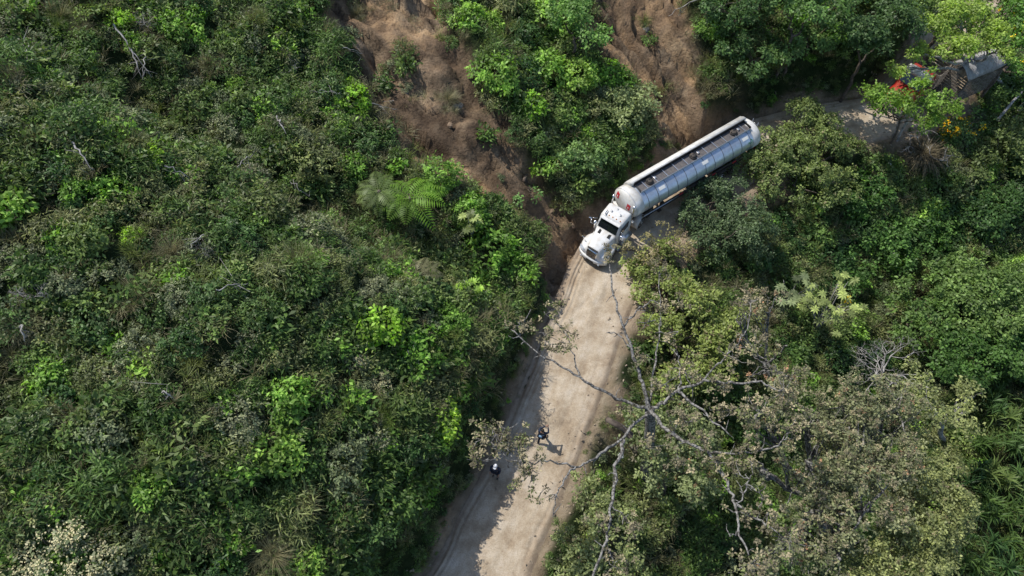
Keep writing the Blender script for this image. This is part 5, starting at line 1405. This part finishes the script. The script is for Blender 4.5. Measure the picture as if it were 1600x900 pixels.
def person(loc, rz, label, feet, hands, elbows, hat=None, stripe=False):
    """figure faces local +Y; feet, hands, elbows: (left, right) positions"""
    root = bpy.data.objects.new('person', None); C.objects.link(root); root.location = loc; root.rotation_euler = (0, 0, rz); root.scale = (1.06, 1.06, 1.06); tag(root, label, 'person')
    V = [(0, 0, .95, (.15, .11)), (0, .01, 1.15, (.135, .10)), (0, .02, 1.34, (.165, .115)), (0, .01, 1.47, .062), (0, .03, 1.53, .055), (0, .035, 1.60, (.078, .088)), (0, .02, 1.68, (.078, .088)), (0, .115, 1.605, .02)]
    E_ = [(0, 1), (1, 2), (2, 3), (3, 4), (4, 5), (5, 6), (5, 7)]
    limbs_ = {}
    for si, sx in enumerate((-1, 1)):
        hp = len(V); f = feet[si]
        kn_ = (sx * .1 + (f[0] - sx * .1) * .45, f[1] * .45 + .05, .50 + f[2] * .5)
        V += [(sx * .10, 0, .88, .088), (*kn_, .058), (f[0], f[1] - .02, f[2] + .09, .042), (f[0] + sx * .02, f[1] + .14, f[2] + .035, .036)]
        E_ += [(0, hp), (hp, hp + 1), (hp + 1, hp + 2), (hp + 2, hp + 3)]
        limbs_['leg', sx] = (hp, hp + 1, hp + 2)
        a_ = len(V); e_, h_ = Vector(elbows[si]), Vector(hands[si]); d_ = (h_ - e_).normalized()
        V += [(sx * .19, 0, 1.40, .058), (*e_, .042), (*h_, .028), (*(h_ + d_ * .07), .032)]
        E_ += [(2, a_), (a_, a_ + 1), (a_ + 1, a_ + 2), (a_ + 2, a_ + 3)]
        limbs_['arm', sx] = (a_, a_ + 1, a_ + 2)
        sd = d_.cross(Vector((0, 0, 1))).normalized(); up = sd.cross(d_)
        for q_, (off, l_) in enumerate(((-.03, .062), (-.01, .075), (.01, .072), (.03, .055))):
            b_ = len(V); p0 = h_ + d_ * .085 + sd * off
            V += [(*p0, .011), (*(p0 + d_ * l_ * .55 - up * .012), .009), (*(p0 + d_ * l_ * .85 - up * .035), .008)]
            E_ += [(a_ + 3, b_), (b_, b_ + 1), (b_ + 1, b_ + 2)]
        b_ = len(V); p0 = h_ + d_ * .03 - sd * .035 * sx
        V += [(*p0, .012), (*(p0 + d_ * .04 - sd * .02 * sx - up * .01), .010)]
        E_ += [(a_ + 2, b_), (b_, b_ + 1)]
    skin_mesh('body', V, E_, skin_m, root)

    def sub(idx, ed, name, mat, k_):
        vv = []
        for i in idx:
            rr = V[i][3]; vv.append((*V[i][:3], tuple(q * k_ for q in rr) if isinstance(rr, tuple) else rr * k_))
        return skin_mesh(name, vv, ed, mat, root)
    L0, R0 = limbs_['arm', -1], limbs_['arm', 1]
    jk = sub([0, 1, 2, L0[0], L0[1], L0[2], R0[0], R0[1], R0[2]], [(0, 1), (1, 2), (2, 3), (3, 4), (4, 5), (2, 6), (6, 7), (7, 8)], 'jacket', navy, 1.38)
    L0, R0 = limbs_['leg', -1], limbs_['leg', 1]
    sub([0, *L0, *R0], [(0, 1), (1, 2), (2, 3), (0, 4), (4, 5), (5, 6)], 'trousers', navy2, 1.35)
    for sx, lg in ((-1, L0), (1, R0)):
        a_, b_ = V[lg[2]], V[lg[2] + 1]; skin_mesh('shoe', [(a_[0], a_[1] - .03, a_[2] - .04, .05), (b_[0], b_[1], b_[2] + .005, .045), (b_[0], b_[1] + .07, b_[2] - .005, .035)], [(0, 1), (1, 2)], shoe, root)
    P_ = Part(); P_.lathe((0, .005, 1.60), (0, -.15, 1), [(0, .088), (.05, .098), (.10, .092), (.14, .065), (.165, .02)], 16)
    P_.make('hair', hair_m, root)
    for sx in (-1, 1):
        Part().lathe((sx * .032, .108, 1.635), (0, 1, 0), [(-.01, .008), (0, .012), (.006, .006)], 8).make('eye', hair_m, root)
    if hat:
        h_ = Part().lathe((0, .005, 1.655), (0, -.1, 1), [(0, .108), (.05, .110), (.10, .095), (.135, .06), (.15, .015)], 20)
        h_.loft([[(x_, .10 + .10 * math.cos(x_ / .1 * 1.3) * k_, 1.668 - .02 * k_) for x_ in np.linspace(-.09, .09, 9)] for k_ in (0, .5, 1)], caps=False)
        h_.make('cap', hatw, root)
    if stripe:
        s_ = [[(x_, -.155 + .35 * abs(x_) ** 2 - .01, 1.12 + .9 * (x_ + .16) + dz) for x_ in np.linspace(-.17, .17, 7)] for dz in (0, .06)]
        Part().loft(s_, caps=False).make('sling_strap', band, jk)
        Part().lathe((-.03, -.14, 1.0), (0, -1, 0), [(-.04, .10), (.04, .10), (.05, .05)], 12).make('waist_bag', band, root)
    return root


p = W(846, 689, 0)
person((p.x, p.y, .03), math.radians(-25), 'person in dark clothes striding up the sunlit road with arms raised forward', ((-.12, -.22, 0), (.16, .26, 0)), ((.04, .40, 1.40), (.17, .40, 1.38)), ((-.21, .2, 1.2), (.30, .18, 1.2)), stripe=True)
p = W(775, 743, 0)
person((p.x, p.y, .03), math.radians(160), 'person in a white cap standing at the shaded left road edge', ((-.12, .02, 0), (.12, -.05, 0)), ((-.24, .16, .92), (.24, .2, 1.0)), ((-.27, -.03, 1.13), (.28, -.02, 1.13)), hat=True)

# ------------------------------------------------------------------ stones, clods and litter
def stone(loc, r_, mat, seed, label, cat, name='stone'):
    import bmesh
    bm = bmesh.new(); bmesh.ops.create_icosphere(bm, subdivisions=3, radius=1)
    for v in bm.verts:
        n0 = v.co.copy(); f = 1 + .35 * float(vnoise(n0.x * 1.3 + seed, n0.y * 1.3 + n0.z * 2, 1.2, seed)) + .2 * float(vnoise(n0.x * 4, n0.y * 4 + n0.z * 4, 1, seed))
        v.co = Vector((n0.x * 1.2, n0.y * .9, n0.z * .7)) * f * r_
    me = bpy.data.meshes.new(name); bm.to_mesh(me); bm.free(); me.materials.append(mat)
    o = link(name, me, loc=loc); o.rotation_euler = (0, 0, seed * 1.7)
    return tag(o, label, cat)


rock_m = plain('earth_clod', (.26, .19, .13), .95, spec=.1, dirt=(.17, .12, .085), dscale=4, damt=.6, bump=.4)
grey_m = plain('grey_rock', (.24, .215, .19), .9, spec=.2, dirt=(.14, .13, .12), dscale=4, damt=.5, bump=.4)
RK = [(633, 145, .3, 'grey', 'grey boulder by the left edge of the large scar'), (715, 165, .3, 'grey', 'grey boulder in the middle of the large scar'), (703, 195, .2, 'b', 'brown clod just below the grey boulder in the middle of the large scar'),
      (860, 330, .25, 'b', 'brown clod at the foot of the large scar'), (893, 352, .25, 'b', 'brown clod on the bank beside the truck cab'), (1010, 45, .35, 'grey', 'pale grey boulder high in the small scar'), (1085, 165, .3, 'b', 'brown clod near the foot of the small scar'), (985, 500, .16, 'b', 'little clod on the right road shoulder below the truck')]
for i, (a_, b_, r_, mk, lab) in enumerate(RK):
    p = G(a_, b_); p.z -= r_ * .15; stone(p, r_, grey_m if mk == 'grey' else rock_m, i + 1, lab, 'boulder' if mk == 'grey' else 'earth clod', 'boulder' if mk == 'grey' else 'earth_clod')
for i, (a_, b_, r_, lab) in enumerate([(1386, 262, .17, 'scrap of white plastic below the road bend'), (966, 722, .16, 'white scrap caught beside the right road edge tree')]):
    p = G(a_, b_); p.z += .5 if i == 0 else 1.2; stone(p, r_, K['cream'], 30 + i, lab, 'litter', 'plastic_scrap')

# ------------------------------------------------------------------ labels for the many plants: which one, told by what it stands next to
LANDMARKS = [('the large tree fern', 643, 318), ('the yellowing drooping fern', 655, 440), ('the lime bush beside the scar', 552, 160), ('the lone bright lower bush', 445, 640), ('the walking person', 842, 680),
             ('the truck cab', 945, 365), ('the tank rear end', 1180, 195), ('the small scar', 1030, 80), ('the upper left corner', 0, 0), ('the left photo edge, middle', 0, 430), ('the cream bushes at bottom left', 100, 870),
             ('the top of the large scar', 600, 20), ('the lime bush above the road bank', 596, 505), ('the thicket between the scars', 850, 120), ('the leafless bush at left', 65, 470), ('the leafless bush near the scar', 455, 115),
             ('the small upper lime bush', 232, 245), ('the little lime bush at left', 205, 365), ('the bottom photo edge, left half', 480, 890), ('the yellow-bloomed sapling', 1300, 470), ('the dead brush pile', 1437, 246),
             ('the grey dead fan-shaped bush', 1415, 552), ('the lower right corner', 1600, 900), ('the upper right corner', 1600, 0), ('the red truck', 1420, 140), ('the top edge above the tanker', 1230, 0), ('the foot of the large scar', 860, 350),
             ('the person in white cap', 772, 735), ('the lower left slope centre', 260, 700), ('the right photo edge, middle', 1600, 450), ('the upper left slope centre', 330, 110), ('the middle of the left slope', 350, 420)]
ORD = ['nearest', 'second nearest', 'third nearest', 'fourth nearest', 'fifth nearest', 'sixth nearest', 'seventh nearest', 'eighth nearest', 'ninth nearest', 'tenth nearest']
DIRS = ['right of', 'below and right of', 'below', 'below and left of', 'left of', 'above and left of', 'above', 'above and right of']
buckets = {}
for o, kind, pos in TOLABEL:
    px_, py_ = proj(*pos)
    d, nm, lx, ly = min(((px_ - c) ** 2 + (py_ - e) ** 2, n, c, e) for n, c, e in LANDMARKS)
    dr = DIRS[int(round(math.atan2(py_ - ly, px_ - lx) / (math.pi / 4))) % 8]
    buckets.setdefault((kind, dr, nm), []).append((d, o))
for (kind, dr, nm), lst in buckets.items():
    lst.sort(key=lambda q_: q_[0])
    for i, (d, o) in enumerate(lst):
        o['label'] = ('%s %s %s' % (kind, dr, nm)) if len(lst) == 1 else '%s %s %s, %s' % (kind, dr, nm, ORD[min(i, 9)])
